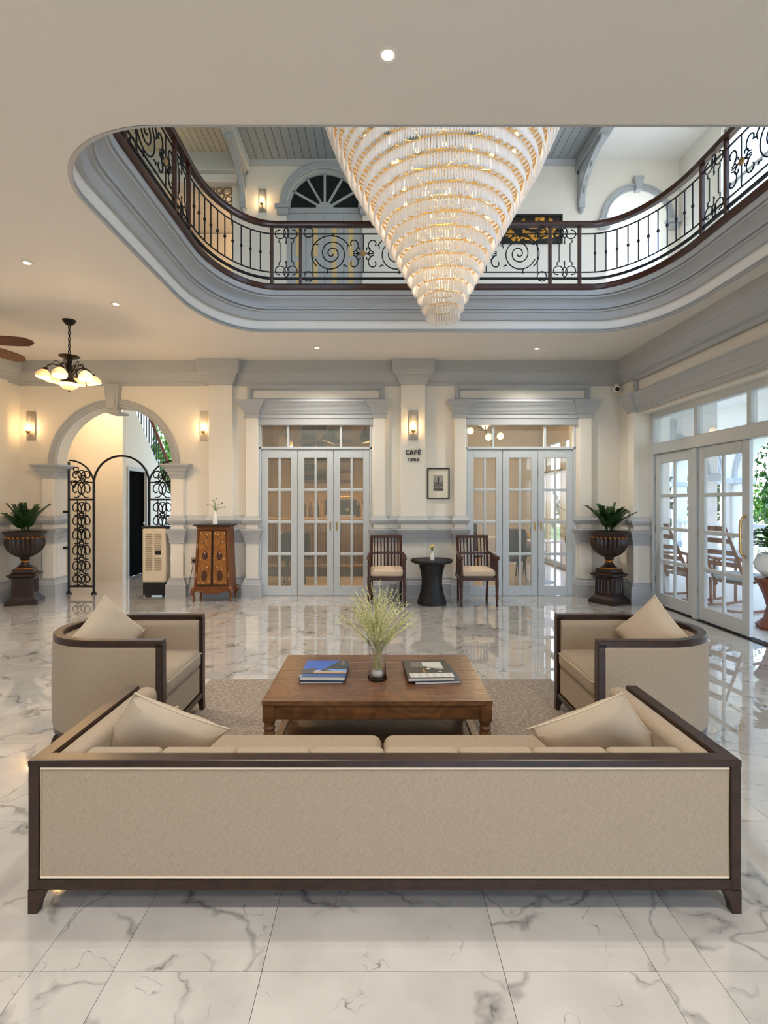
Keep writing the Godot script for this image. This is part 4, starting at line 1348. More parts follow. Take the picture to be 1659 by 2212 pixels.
		part("lamp_bulb", MB.new().lathe(P2([[0, -0.04], [0.03, -0.02], [0.035, 0.01], [0.02, 0.04], [0, 0.05]]), 10, tl * Vector3(0, -0.06, 0)), glow("bulb warm", Color(1.0, 0.75, 0.42), 6.0), pl)
		lamp(pl, tl * Vector3(0, -0.06, 0), 0.95, Color(1.0, 0.80, 0.52), 0.03)
	# dining side
	var gp := thing("globe_chandelier", "branching brass chandelier of glowing glass globes behind the right cafe door", "chandelier", V(2.0, 2.75, 9.6))
	part("stem", MB.new().tube([Vector3(0, 0, 0), Vector3(0, 0.65, 0)], 0.012, 6), mats["brass"], gp)
	for q in [[-0.28, 0.16, 0.0], [-0.30, -0.02, 0.12], [0.02, -0.14, 0.2], [0.28, -0.1, 0.0], [0.05, 0.12, -0.25]]:
		var e := Vector3(q[0], q[1], q[2])
		part("arm", MB.new().tube([Vector3(0, 0.0, 0), e * 0.8], 0.009, 6), mats["black iron"], gp)
		part("globe_bulb", MB.new().lathe(ball(0.062), 16, e), glow("globe glow", Color(1.0, 0.82, 0.55), 2.6), gp)
	lamp(gp, Vector3(0, -0.3, 0), 1.2, Color(1.0, 0.88, 0.70), 0.1)
	var dc: Material = mat("dining grey", Color(0.24, 0.25, 0.27), 0.8)
	var spots := [[1.75, 9.7, 0.6, "grey high-backed dining chair nearest the cafe door", 1.02], [2.35, 9.1, -0.5, "grey rounded dining chair behind the middle door leaf", 0.95], [2.95, 10.0, -2.2, "grey dining chair with yellow cushion behind the right door leaf", 0.95], [3.45, 8.75, 2.6, "dark dining chair close to the right door leaf", 0.92]]
	for q in spots:
		var ch := thing("dining_chair", q[3], "chair", V(q[0], 0, q[1]), q[2], "cafe dining chairs")
		part("seat", MB.new().rbox(Vector3(0, 0.45, 0), Vector3(0.46, 0.09, 0.44), 0.035), dc, ch)
		part("backrest", MB.new().sweep(P2([[-0.02, 0.46], [0.02, 0.46], [0.03, q[4] - 0.08], [0.0, q[4]], [-0.02, q[4] - 0.04]]), arc_plan(0.24, 0.1 * PI, 0.9 * PI, 12)), dc, ch)
		for s in [[-0.19, -0.18], [0.19, -0.18], [-0.17, 0.18], [0.17, 0.18]]:
			part("leg", MB.new().tube([Vector3(s[0], 0.42, s[1]), Vector3(s[0] * 1.15, 0, s[1] * 1.2)], [0.02, 0.011], 6), mats["black paint"], ch)
	solo("cushion", "small yellow cushion on a cafe dining chair", "cushion", pillow_mesh(0.34, 0.12), mat("yellow cloth", Color(0.86, 0.62, 0.14), 0.8), V(2.9, 0.67, 10.05))
	for q in [[2.15, 10.2, "round marble cafe table beneath the globe chandelier"], [2.95, 9.3, "round marble cafe table near the cafe windows"]]:
		var tb := thing("cafe_table", q[2], "table", V(q[0], 0, q[1]), 0.0, "cafe tables")
		part("table_top", MB.new().lathe(P2([[0, 0.72], [0.33, 0.72], [0.34, 0.73], [0.34, 0.745], [0, 0.75]]), 28), mats["white porcelain"], tb)
		part("column", MB.new().lathe(P2([[0.035, 0.03], [0.03, 0.3], [0.035, 0.7], [0.09, 0.72]]), 12), mats["black paint"], tb)
		part("base", MB.new().lathe(P2([[0, 0], [0.21, 0], [0.21, 0.015], [0.05, 0.04], [0, 0.05]]), 20), mats["black paint"], tb)
	# poster on the dining room's inner wall
	var ps := thing("wall_poster", "tall colourful poster in purple and yellow on the cafe wall", "poster", V(0.66, 1.35, 10.2))
	part("board", MB.new().box(Vector3(0, 0, -0.5), Vector3(0.02, 1.1, 0.5), 0.004), mats["black paint"], ps)
	part("print", MB.new().box(Vector3(0.02, 0.03, -0.47), Vector3(0.024, 1.07, 0.47)), poster_mat(), ps)


func poster_mat() -> Material:
	var im := Image.create_empty(128, 128, false, Image.FORMAT_RGB8)
	im.fill(Color(0.16, 0.17, 0.22))
	for i in 260:
		var x := rng.randi_range(0, 120)
		var y := rng.randi_range(0, 120)
		var c: Color = [Color(0.42, 0.22, 0.5), Color(0.75, 0.7, 0.8), Color(0.2, 0.25, 0.22), Color(0.85, 0.55, 0.15), Color(0.6, 0.3, 0.5)][rng.randi() % 5]
		if y > 60:
			c = [Color(0.8, 0.75, 0.78), Color(0.45, 0.15, 0.35), Color(0.9, 0.75, 0.2), Color(0.2, 0.12, 0.2)][rng.randi() % 4]
		im.fill_rect(Rect2i(x, y, rng.randi_range(3, 12), rng.randi_range(2, 7)), c)
	return mat("poster print", Color.WHITE, 0.5, 0.0, {"albedo_texture": tex(im)})


func arc_plan(r: float, a0: float, a1: float, n: int) -> Array:
	var o := []
	for i in n + 1:
		var an := lerpf(a0, a1, float(i) / n)
		o.append(Vector2(r * cos(an), r * sin(an)))
	return o


func ball(r: float, n := 10) -> Array:
	var o := []
	for i in n + 1:
		var an := -PI / 2 + PI * i / n
		o.append(Vector2(maxf(0.0, r * cos(an)), r * sin(an)))
	return o


func glow(key: String, c: Color, e: float) -> StandardMaterial3D:
	return mat(key, c, 0.4, 0.0, {"emission_enabled": true, "emission": c, "emission_energy_multiplier": e})


func lamp(parent: Node, at: Vector3, e: float, c: Color, size: float) -> OmniLight3D:
	var l := OmniLight3D.new()
	l.name = "light"
	l.light_energy = e
	l.light_color = c
	l.light_size = size
	l.omni_range = 30.0
	l.omni_attenuation = 2.0
	l.shadow_enabled = true
	parent.add_child(l, true)
	l.position = at
	return l


func pillow_mesh(s: float, t: float, n := 14) -> MB:
	var m := MB.new()
	var f := func(u: float, v: float, side: float) -> Vector3:
		var k := 1.0 - 0.07 * (1.0 - v * v) * absf(u)  # sides pulled in between the corners
		var k2 := 1.0 - 0.07 * (1.0 - u * u) * absf(v)
		var th := t * 0.5 * pow(maxf(0.0, (1.0 - u * u * u * u) * (1.0 - v * v * v * v)), 0.55)
		th *= 1.0 + 0.05 * sin(u * 9.0 + v * 4.0) * (1.0 - absf(u))
		return Vector3(u * s * 0.5 * k, v * s * 0.5 * k2, side * th)
	for side in [-1.0, 1.0]:
		for i in n:
			for j in n:
				var u0 := -1.0 + 2.0 * i / n
				var u1 := -1.0 + 2.0 * (i + 1) / n
				var v0 := -1.0 + 2.0 * j / n
				var v1 := -1.0 + 2.0 * (j + 1) / n
				var q := [f.call(u0, v0, side), f.call(u1, v0, side), f.call(u1, v1, side), f.call(u0, v1, side)]
				if side > 0:
					m.quad(q[0], q[1], q[2], q[3])
				else:
					m.quad(q[3], q[2], q[1], q[0])
	return m


# ------------------------------------------------------------------ passage behind the arch
func build_passage() -> void:
	var fl := structure("floor_passage")
	part("grout_bed", MB.new().box(V(-5.75, -0.2, 12.0), V(-2.45, -0.012, 8.0)), mats["grout"], fl)
	for i in 5:
		for j in 5:
			part("tile", tile_mesh(-5.75 + i * 0.66, -5.09 + i * 0.66, 8.15 + j * 0.75, 8.90 + j * 0.75), mats["marble"], fl)
	var warm: Material = mats["wall cream"]
	wall_piece("ceiling_passage", MB.new().box(V(-5.75, 3.4, 9.9), V(-2.45, 3.56, 8.15)), mats["ceiling paint"])
	wall_piece("wall_passage_left", MB.new().box(V(-5.75, 0, 9.6), V(-5.6, 3.4, 8.15)), warm)
	wall_piece("wall_passage_end", MB.new().box(V(-5.6, 0, 9.62), V(-4.665, 3.4, 9.5)), warm)
	wall_piece("wall_stair", MB.new().prism(pts([Vector2(-9.62, 0), Vector2(-9.72, 0), Vector2(-9.72, 2.02), Vector2(-10.45, 2.02), Vector2(-10.45, 0), Vector2(-11.95, 0), Vector2(-11.95, 1.35), Vector2(-9.78, 3.4), Vector2(-9.62, 3.4)]), -4.79, -4.665, "zyx"), mats["wall white"])
	var cs := structure("trim_10")
	part("casing", MB.new().box(V(-4.68, 2.02, 10.51), V(-4.640, 2.095, 9.655), 0.004), mats["trim grey"], cs)
	part("casing", MB.new().box(V(-4.67, 0, 9.72), V(-4.645, 2.05, 9.66), 0.004), mats["trim grey"], cs)
	part("casing", MB.new().box(V(-4.67, 0, 10.51), V(-4.645, 2.05, 10.45), 0.004), mats["trim grey"], cs)
	var dr := structure("door_5")
	part("leaf", MB.new().box(V(-4.74, 0.01, 10.45), V(-4.70, 2.02, 9.72), 0.004), mats["matt black"], dr)
	part("handle", MB.new().lathe(ball(0.03), 12, V(-4.67, 1.0, 10.36)), mats["steel"], dr)
	# stair railing on the sloping wall
	var sr := thing("stair_railing", "iron stair railing with a red wooden handrail behind the archway", "railing", V(-4.72, 1.35, 11.95))
	var slope := func(d: float) -> float:
		return 1.35 + (11.95 - d) * (3.4 - 1.35) / (11.95 - 9.78)
	for i in 18:
		var d := 11.9 - i * 0.118
		var y: float = slope.call(d) - 1.35
		part("baluster", MB.new().tube([Vector3(0, y, 11.95 - d), Vector3(0, y + 0.70, 11.95 - d)], 0.012, 5), mats["black iron"], sr)
	part("handrail", MB.new().tube([Vector3(0.0, slope.call(11.95) - 1.35 + 0.72, 0), Vector3(0.0, slope.call(9.8) - 1.35 + 0.72, 2.15)], 0.035, 8), mat("red wood", Color(0.45, 0.17, 0.10), 0.4), sr)
	part("bottom_rail", MB.new().tube([Vector3(0.0, slope.call(11.95) - 1.35 + 0.05, 0), Vector3(0.0, slope.call(9.8) - 1.35 + 0.05, 2.15)], 0.012, 6), mats["black iron"], sr)
	# air cooler behind the right gate leaf
	var ac := thing("air_cooler", "beige louvred air cooler on a black base before the right leaf of the iron gate", "air cooler", V(-3.36, 0, 7.90))
	part("base", MB.new().box(Vector3(-0.17, 0.03, -0.10), Vector3(0.17, 0.22, 0.10), 0.01), mats["black paint"], ac)
	var bg: Material = mat("cooler beige", Color(0.84, 0.78, 0.68), 0.5)
	part("body", MB.new().rbox(Vector3(0, 0.63, 0), Vector3(0.36, 0.82, 0.21), 0.03), bg, ac)
	part("lid", MB.new().box(Vector3(-0.19, 1.04, -0.11), Vector3(0.19, 1.07, 0.11), 0.01), mats["black paint"], ac)
	for i in 17:
		for s in [-0.075, 0.065]:
			if s > 0 and i > 5 and i < 9:
				continue
			part("slat", MB.new().box(Vector3(s - 0.05, 0, -0.004), Vector3(s + 0.05, 0.013, 0.010), 0.002, Basis(Vector3(1, 0, 0), 0.4), Vector3(0, 0.42 + i * 0.033, 0.105)), mat("cooler slat", Color(0.66, 0.60, 0.50), 0.5), ac)
	part("front_rib", MB.new().box(Vector3(-0.012, 0.24, 0.10), Vector3(0.004, 1.02, 0.112), 0.003), bg, ac)
	part("control_panel", MB.new().box(Vector3(0.02, 0.64, 0.10), Vector3(0.11, 0.70, 0.114), 0.003), mats["black paint"], ac)
	for s in [[-0.13, -0.07], [0.13, -0.07], [-0.13, 0.07], [0.13, 0.07]]:
		part("wheel", MB.new().lathe(P2([[0, 0], [0.02, 0.0], [0.02, 0.035], [0, 0.035]]), 8, Vector3(s[0], 0, s[1])), mats["black paint"], ac)
	wall_piece("wall_garden_rear", MB.new().box(V(-12, -0.2, 17.2), V(-2.45, 5.5, 17.0)), mats["wall white"])
	build_gate()
	# garden behind the stairs
	wall_piece("floor_garden_rear", MB.new().box(V(-12, -0.3, 20), V(-2.45, -0.2, 11.9)), mat("grass", Color(0.25, 0.36, 0.13), 0.95))
	shrub(V(-5.4, -0.2, 13.6), Vector3(1.7, 4.2, 0.8), 1600, "leaf bright", "tall bright green shrub behind the stair railing")
	shrub(V(-4.2, -0.2, 13.2), Vector3(0.8, 1.0, 0.7), 600, "leaf bright", "low bright green shrub behind the iron gate")
	shrub(V(-7.2, -0.2, 15.5), Vector3(1.6, 2.8, 1.0), 900, "leaf mid", "large green tree behind the stairs")


func build_gate() -> void:
	var iron: Material = mats["black iron"]
	var g := thing("iron_gate", "open black wrought iron gate with scrollwork in the white archway", "gate", V(-4.0, 0, 8.07))
	# overthrow
	var l := []
	for i in 25:
		var an := PI * i / 24
		l.append(Vector3(0.02 + 0.43 * cos(an), 1.72 + 0.43 * sin(an), 0))
	part("overthrow", MB.new().tube(l, 0.017, 6), iron, g)
	for side in [-1.0, 1.0]:
		var x_in := -0.41 if side < 0 else 0.45   # inner post
		var x_out := -0.80 if side < 0 else 0.86
		var w := absf(x_out - x_in)
		var f := func(u: float, y: float) -> Vector3:   # u from the inner post outwards
			return Vector3(lerpf(x_in, x_out, u), y, 0)
		var lf := MB.new()
		lf.tube([f.call(0, 0.03), f.call(0, 1.74)], 0.02, 6)
		lf.tube([f.call(1, 0.03), f.call(1, 2.02 if side > 0 else 2.06)], 0.018, 6)
		for y in [0.12, 1.47]:
			lf.tube([f.call(0, y), f.call(1, y)], 0.017, 6)
		var tp := []
		for i in 13:
			var t := i / 12.0
			tp.append(f.call(1.0 - cos(t * PI / 2), 1.70 + 0.38 * sin(t * PI / 2)))
		lf.tube(tp, 0.013, 6)
		for u in [0.33, 0.66]:
			lf.tube([f.call(u, 0.12), f.call(u, 1.47)], 0.008, 5)
		var lfn := part("leaf", lf, iron, g)
		for u in [0.0, 1.0]:
			part("foot", MB.new().lathe(P2([[0.045, 0.0], [0.045, 0.012], [0.02, 0.04], [0.02, 0.05]]), 10, f.call(u, 0.0)), iron, lfn)
		# scrolls: rows of ovals, hearts and c curves
		var cs := []
		var rows := [[0.22, 0.09], [0.42, 0.11], [0.66, 0.12], [0.90, 0.12], [1.12, 0.11], [1.33, 0.11], [1.62, 0.12], [1.84, 0.09]]
		for r in rows:
			for u in [0.27, 0.73]:
				var sp := []
				for i in 23:
					var t := i / 22.0
					var an := lerpf(-0.6 * PI, 1.7 * PI, t)
					var rr := lerpf(1.0, 0.18, t * t)
					sp.append(f.call(u + (0.5 - u) * 0.1 + 0.22 * rr * cos(an) * (1.0 if u < 0.5 else -1.0), r[0] + r[1] * rr * sin(an)))
				cs.append(sp)
			var ov := []
			for i in 17:
				var an := TAU * i / 16
				ov.append(f.call(0.5 + 0.14 * cos(an), r[0] + 0.02 + r[1] * 0.75 * sin(an)))
			cs.append(ov)
		for q in [[0.72, 1.93, 0.10, 0.07], [0.80, 1.72, 0.12, 0.07], [0.45, 1.80, 0.12, 0.08], [0.5, 0.54, 0.1, 0.05], [0.5, 0.78, 0.1, 0.05], [0.5, 1.01, 0.1, 0.05], [0.5, 1.23, 0.1, 0.05]]:
			var hr := []
			for i in 21:   # heart
				var an := TAU * i / 20
				hr.append(f.call(q[0] + q[2] * pow(sin(an), 3), q[1] + q[3] * (0.8 * cos(an) - 0.32 * cos(2 * an) - 0.1 * cos(3 * an))))
			cs.append(hr)
		cs.append([f.call(0.0, 1.74), f.call(0.98, 1.74)])
		for c in cs:
			part("scroll", MB.new().tube(c, 0.0095, 5), iron, lfn)
		if side < 0:
			for y in [0.72, 1.28]:
				part("latch", MB.new().box(f.call(1, y) + Vector3(-0.09, -0.018, -0.02), f.call(1, y) + Vector3(-0.015, 0.018, 0.02), 0.004), iron, lfn)


# a bush or tree as a cloud of leaves on a stem
func shrub(at: Vector3, size: Vector3, n: int, m: String, label: String, group := "", called := "shrub") -> void:
	var o := thing(called, label, "tree" if called == "tree" else "plant", at, 0.0, group)
	var leaf := MB.new()
	leaf.quad(Vector3(-0.03, 0, 0), Vector3(0.0, -0.0, 0.05), Vector3(0.03, 0.0, 0.0), Vector3(0, 0.015, -0.06))
	leaf.quad(Vector3(0, 0.015, -0.06), Vector3(0.03, 0, 0), Vector3(0, 0, 0.05), Vector3(-0.03, 0, 0))
	var mm := MultiMesh.new()
	mm.transform_format = MultiMesh.TRANSFORM_3D
	mm.mesh = leaf.mesh()
	mm.instance_count = n
	for i in n:
		var v := Vector3(rng.randfn(), rng.randfn(), rng.randfn()).normalized() * pow(rng.randf(), 0.4)
		var lump := 0.8 + 0.25 * sin(v.x * 7.0 + at.x) * cos(v.y * 6.0 + at.z)
		var q := Vector3(v.x * size.x * 0.5 * lump, size.y * 0.56 + v.y * size.y * 0.46 * lump, v.z * size.z * 0.5 * lump)
		var b := Basis.from_euler(Vector3(rng.randf() * TAU, rng.randf() * TAU, rng.randf() * TAU)).scaled(Vector3.ONE * rng.randf_range(0.9, 2.2))
		mm.set_instance_transform(i, Transform3D(b, q))
	var mi := MultiMeshInstance3D.new()
	mi.name = "foliage"
	mi.multimesh = mm
	mi.material_override = mats[m]
	mi.set_meta("kind", "stuff")
	o.add_child(mi)
	part("stem", MB.new().tube([Vector3.ZERO, Vector3(0.03, size.y * 0.3, 0.02), Vector3(0, size.y * 0.65, 0)], [0.05 + size.y * 0.012, 0.04, 0.02], 6), mat("bark", Color(0.30, 0.22, 0.15), 0.9), o)


# ------------------------------------------------------------------ terrace with arcade on the right
func build_terrace() -> void:
	var wh: Material = mats["terrace paint"]
	var tr: Material = mats["terrace trim"]
	wall_piece("floor_terrace", MB.new().box(V(3.95, -0.2, 18.2), V(9.2, -0.004, -4.0)), mats["terrace stone"])
	var rf := structure("ceiling_terrace")
	part("slab", MB.new().box(V(4.02, 3.75, 10.9), V(8.95, 3.95, -4.0)), wh, rf)
	part("slab", MB.new().box(V(6.9, 3.75, 18.2), V(8.95, 3.95, 10.9)), wh, rf)
	# far wall with an arch
	var poly := [Vector2(4.1, 0), Vector2(5.25, 0)]
	poly.append_array(arch_pts(5.95, 2.0, 0.70))
	poly.append_array([Vector2(6.65, 0), Vector2(6.95, 0), Vector2(6.95, 3.75), Vector2(4.1, 3.75)])
	wall_piece("wall_terrace_far", MB.new().prism(pts(poly), -10.9, -10.6), wh)
	var t := structure("trim_11")
	part("archivolt", MB.new().arc(P2([[0.70, 0], [0.70, 0.04], [0.75, 0.05], [0.77, 0.03], [0.81, 0.06], [0.84, 0.05], [0.84, 0]]), Vector3(5.95, 2.0, -10.6), 0, PI, 30), tr, t)
	part("keystone", MB.new().prism(pts([Vector2(5.88, 2.6), Vector2(6.02, 2.6), Vector2(6.07, 3.1), Vector2(5.83, 3.1)]), -10.65, -10.48), tr, t)
	for x in [5.12, 6.80]:
		part("impost", MB.new().box(V(x - 0.17, 1.86, 10.62), V(x + 0.17, 2.0, 10.5), 0.012), tr, t)
		part("pier_base", MB.new().box(V(x - 0.15, 0, 10.62), V(x + 0.15, 0.3, 10.54), 0.012), tr, t)
	part("pier", MB.new().box(V(4.30, 0, 8.25), V(4.52, 3.75, 8.0), 0.012), wh, t)
	# arcade beside the garden
	var ap := [Vector2(4.0, 0), Vector2(4.0, 3.75), Vector2(-18.2, 3.75), Vector2(-18.2, 0)]
	var cs := [16.6, 14.0, 11.4, 8.8, 6.2, 3.6, 1.0, -1.6]
	for c in cs:
		var a := arch_pts(-c, 2.0, 0.98, 20)
		ap.append(Vector2(-c - 0.98, 0))
		ap.append_array(a)
		ap.append(Vector2(-c + 0.98, 0))
	wall_piece("wall_arcade", MB.new().prism(pts(ap), 8.6, 8.95, "zyx"), wh)
	for c in cs:
		var m := MB.new().arc(P2([[0.98, 0], [0.98, 0.04], [1.03, 0.05], [1.05, 0.03], [1.1, 0.06], [1.14, 0.05], [1.14, 0]]), Vector3.ZERO, 0, PI, 26)
		part("archivolt", m.moved(Transform3D(Basis(Vector3.UP, -PI / 2), V(8.6, 2.0, c))), tr, t)
	for c in [15.3, 12.7, 10.1, 7.5, 4.9, 2.3, -0.3]:
		part("impost", MB.new().box(V(8.50, 1.86, c + 0.36), V(9.03, 2.0, c - 0.36), 0.015), tr, t)
		part("pier_base", MB.new().box(V(8.54, 0, c + 0.34), V(9.0, 0.28, c - 0.34), 0.015), tr, t)
		part("half_column", MB.new().lathe(P2([[0.13, 0.28], [0.10, 0.34], [0.095, 1.76], [0.13, 1.82], [0.13, 1.87]]), 16, V(8.56, 0, c)), wh, t)
	for i in 4:
		var c: float = cs[i]
		var bl := thing("garden_balustrade", ["white low balustrade in the arch nearest the terrace corner", "white low balustrade in the second arch from the terrace corner", "white low balustrade in the third terrace arch", "white low balustrade in the terrace arch nearest the entrance"][i], "balustrade", V(8.78, 0, c), 0.0, "balustrades of the arcade")
		part("cap", MB.new().box(Vector3(-0.1, 0.84, -0.98), Vector3(0.1, 0.92, 0.98), 0.012), tr, bl)
		part("plinth", MB.new().box(Vector3(-0.1, 0, -0.98), Vector3(0.1, 0.12, 0.98), 0.012), wh, bl)
		var bm := MB.new().lathe(P2([[0.05, 0.12], [0.05, 0.18], [0.035, 0.22], [0.065, 0.38], [0.06, 0.46], [0.03, 0.66], [0.045, 0.78], [0.05, 0.84]]), 10).mesh()
		for k in 9:
			var o := part("baluster", bm, wh, bl)
			o.position = Vector3(0, 0, -0.86 + k * 0.215)
	# garden
	wall_piece("floor_garden", MB.new().box(V(9.2, -0.35, 34), V(40, -0.25, -12)), mats["grass"])
	wall_piece("floor_garden_far", MB.new().box(V(3.0, -0.35, 34), V(9.2, -0.25, 18.2)), mats["grass"])
	var gl := ["first", "second", "third", "fourth", "fifth", "sixth", "seventh", "eighth"]
	for i in 8:
		shrub(V(11.0 + (i % 3) * 0.7, -0.25, 20.5 - i * 2.3), Vector3(2.2, 2.6 + (i % 2) * 0.8, 2.2), 1500, ["leaf bright", "leaf mid"][i % 2], "%s leafy garden shrub behind the arcade counting from the far corner" % gl[i], "garden shrubs behind the arcade")
	for i in 3:
		shrub(V(4.9 + i * 0.8, -0.004, 12.6 + (i % 2) * 0.9), Vector3(1.5, 2.4, 1.2), 1100, ["leaf mid", "leaf bright", "leaf mid"][i], "%s garden shrub beyond the far terrace arch" % ["left", "middle", "right"][i], "shrubs beyond the far terrace arch")
	for i in 4:
		shrub(V(16.0 + i, -0.25, 24.0 - i * 5.0), Vector3(5.0, 7.0, 4.5), 2600, "leaf mid", "%s tall garden tree beyond the arcade" % gl[i], "garden trees", "tree")
	rocking_chair(V(4.62, 0, 7.75), 0.15, "wooden rocking chair with a tall reclined back behind the left glass leaf", false)
	rocking_chair(V(4.85, 0, 6.95), 0.25, "wooden rocking chair with a pale blue seat cushion behind the second glass leaf", true)
	fern_planter(V(4.60, 0, 5.85))


func rocking_chair(at: Vector3, turn: float, label: String, cushioned: bool) -> void:
	# faces +x
	var c := thing("rocking_chair", label, "rocking chair", at, turn, "rocking chairs on the terrace")
	var w: Material = mat("teak", Color(0.50, 0.27, 0.15), 0.45)
	for s in [-0.26, 0.26]:
		var run := []
		for i in 15:
			var x := lerpf(-0.48, 0.42, i / 14.0)
			run.append(Vector3(x, 0.018 + 0.16 * x * x, s))
		part("runner", MB.new().tube(run, 0.018, 6), w, c)
		part("leg", MB.new().tube([Vector3(0.24, 0.03, s), Vector3(0.24, 0.62, s)], 0.02, 6), w, c)
		part("leg", MB.new().tube([Vector3(-0.18, 0.03, s), Vector3(-0.2, 0.4, s)], 0.02, 6), w, c)
		part("back_post", MB.new().tube([Vector3(-0.12, 0.3, s * 0.9), Vector3(-0.3, 0.7, s * 0.9), Vector3(-0.5, 1.12, s * 0.9)], [0.022, 0.022, 0.016], 6), w, c)
		var arm := []
		for q in [[-0.33, 0.72], [-0.15, 0.66], [0.1, 0.64], [0.27, 0.62], [0.31, 0.58], [0.28, 0.53]]:
			arm.append(Vector3(q[0], q[1], s * 1.03))
		part("arm", MB.new().tube(arm, 0.02, 6), w, c)
	for i in 7:
		part("seat_slat", MB.new().box(Vector3(-0.02 - 0.0, -0.008, -0.25), Vector3(0.03, 0.008, 0.25), 0.004, Basis(Vector3(0, 0, 1), 0.15), Vector3(-0.16 + i * 0.062, 0.36 + i * 0.01, 0)), w, c)
	for i in 5:
		var t := i / 4.0
		part("back_slat", MB.new().box(Vector3(-0.008, -0.035, -0.235), Vector3(0.008, 0.035, 0.235), 0.004, Basis(Vector3(0, 0, 1), 0.45), Vector3(-0.18 - 0.3 * t, 0.45 + 0.64 * t, 0)), w, c)
	if cushioned:
		part("cushion", MB.new().rbox(Vector3(0.02, 0.44, 0), Vector3(0.44, 0.09, 0.46), 0.035), mat("pale blue cloth", Color(0.72, 0.80, 0.85), 0.85), c)


func fern_planter(at: Vector3) -> void:
	var st := thing("plant_stand", "carved reddish wooden plant stand outside the open glass door", "plant stand", at)
	part("column", MB.new().lathe(P2([[0.27, 0.0], [0.28, 0.03], [0.24, 0.07], [0.20, 0.11], [0.17, 0.24], [0.20, 0.36], [0.23, 0.44], [0.26, 0.50], [0.27, 0.53]]), 8), mat("red teak", Color(0.50, 0.24, 0.13), 0.45), st)
	part("top", MB.new().lathe(P2([[0, 0.53], [0.28, 0.53], [0.29, 0.545], [0.28, 0.57], [0, 0.57]]), 24), mats["red teak"], st)
	var bw := thing("planter_bowl", "white porcelain bowl planter on the wooden stand", "planter", at + Vector3(0, 0.57, 0))
	part("bowl", MB.new().lathe(P2([[0.16, 0], [0.2, 0.02], [0.28, 0.10], [0.29, 0.18], [0.25, 0.28], [0.23, 0.28], [0.2, 0.22]]), 24), mats["white porcelain"], bw)
	part("soil", MB.new().lathe(P2([[0, 0.22], [0.22, 0.22], [0.2, 0.24], [0, 0.24]]), 18), mats["soil"], bw)
	var fn := thing("fern", "bright green fern in the white bowl by the open glass door", "plant", at + Vector3(0, 0.81, 0))
	for i in 46:
		var an := TAU * i / 34.0 * 3.3
		var out := Vector3(cos(an), 0, sin(an))
		var reach := rng.randf_range(0.25, 0.52)
		var high := rng.randf_range(0.12, 0.34)
		var l := []
		for k in 8:
			var t := k / 7.0
			l.append(out * (reach * t) + Vector3(0, high * sin(t * 2.2), 0))
		part("frond", frond(l, 0.085, 0.022, 11), mats["leaf bright"] if i % 3 == 0 else mats["leaf mid"], fn)


# a stem with leaflets in pairs
func frond(path: Array, leaf: float, width: float, pairs: int, first := 0.15) -> MB:
	var m := MB.new()
	var rr := []
	for i in path.size():
		rr.append(lerpf(0.006, 0.002, float(i) / path.size()))
	m.tube(path, rr, 4)
	for k in pairs:
		var t := lerpf(first, 1.0, float(k) / (pairs - 1))
		var f := t * (path.size() - 1)
		var i := mini(int(f), path.size() - 2)
		var q: Vector3 = path[i].lerp(path[i + 1], f - i)
		var dir: Vector3 = (path[i + 1] - path[i]).normalized()
		var side := dir.cross(Vector3.UP)
		if side.length() < 0.05:
			side = dir.cross(Vector3.RIGHT)
		side = side.normalized()
		var size := leaf * sin(clampf(0.25 + t * 0.95, 0, 1) * PI * 0.82)
		var nrm := side.cross(dir).normalized()
		for s in [-1.0, 1.0]:
			var ld: Vector3 = (side * s * 0.85 + dir * 0.65 + nrm * 0.15).normalized()
			var lw: Vector3 = ld.cross(nrm).normalized() * width
			var a := q + ld * size * 0.45 + lw + nrm * 0.004
			var b := q + ld * size
			var c := q + ld * size * 0.45 - lw + nrm * 0.004
			var lo := q + ld * size * 0.45 - nrm * 0.006
			m.tri(q, a, lo); m.tri(a, b, lo); m.tri(b, c, lo); m.tri(c, q, lo)
			m.tri(q, lo + nrm * 0.004, a); m.tri(a, lo + nrm * 0.004, b); m.tri(b, lo + nrm * 0.004, c); m.tri(c, lo + nrm * 0.004, q)
	return m


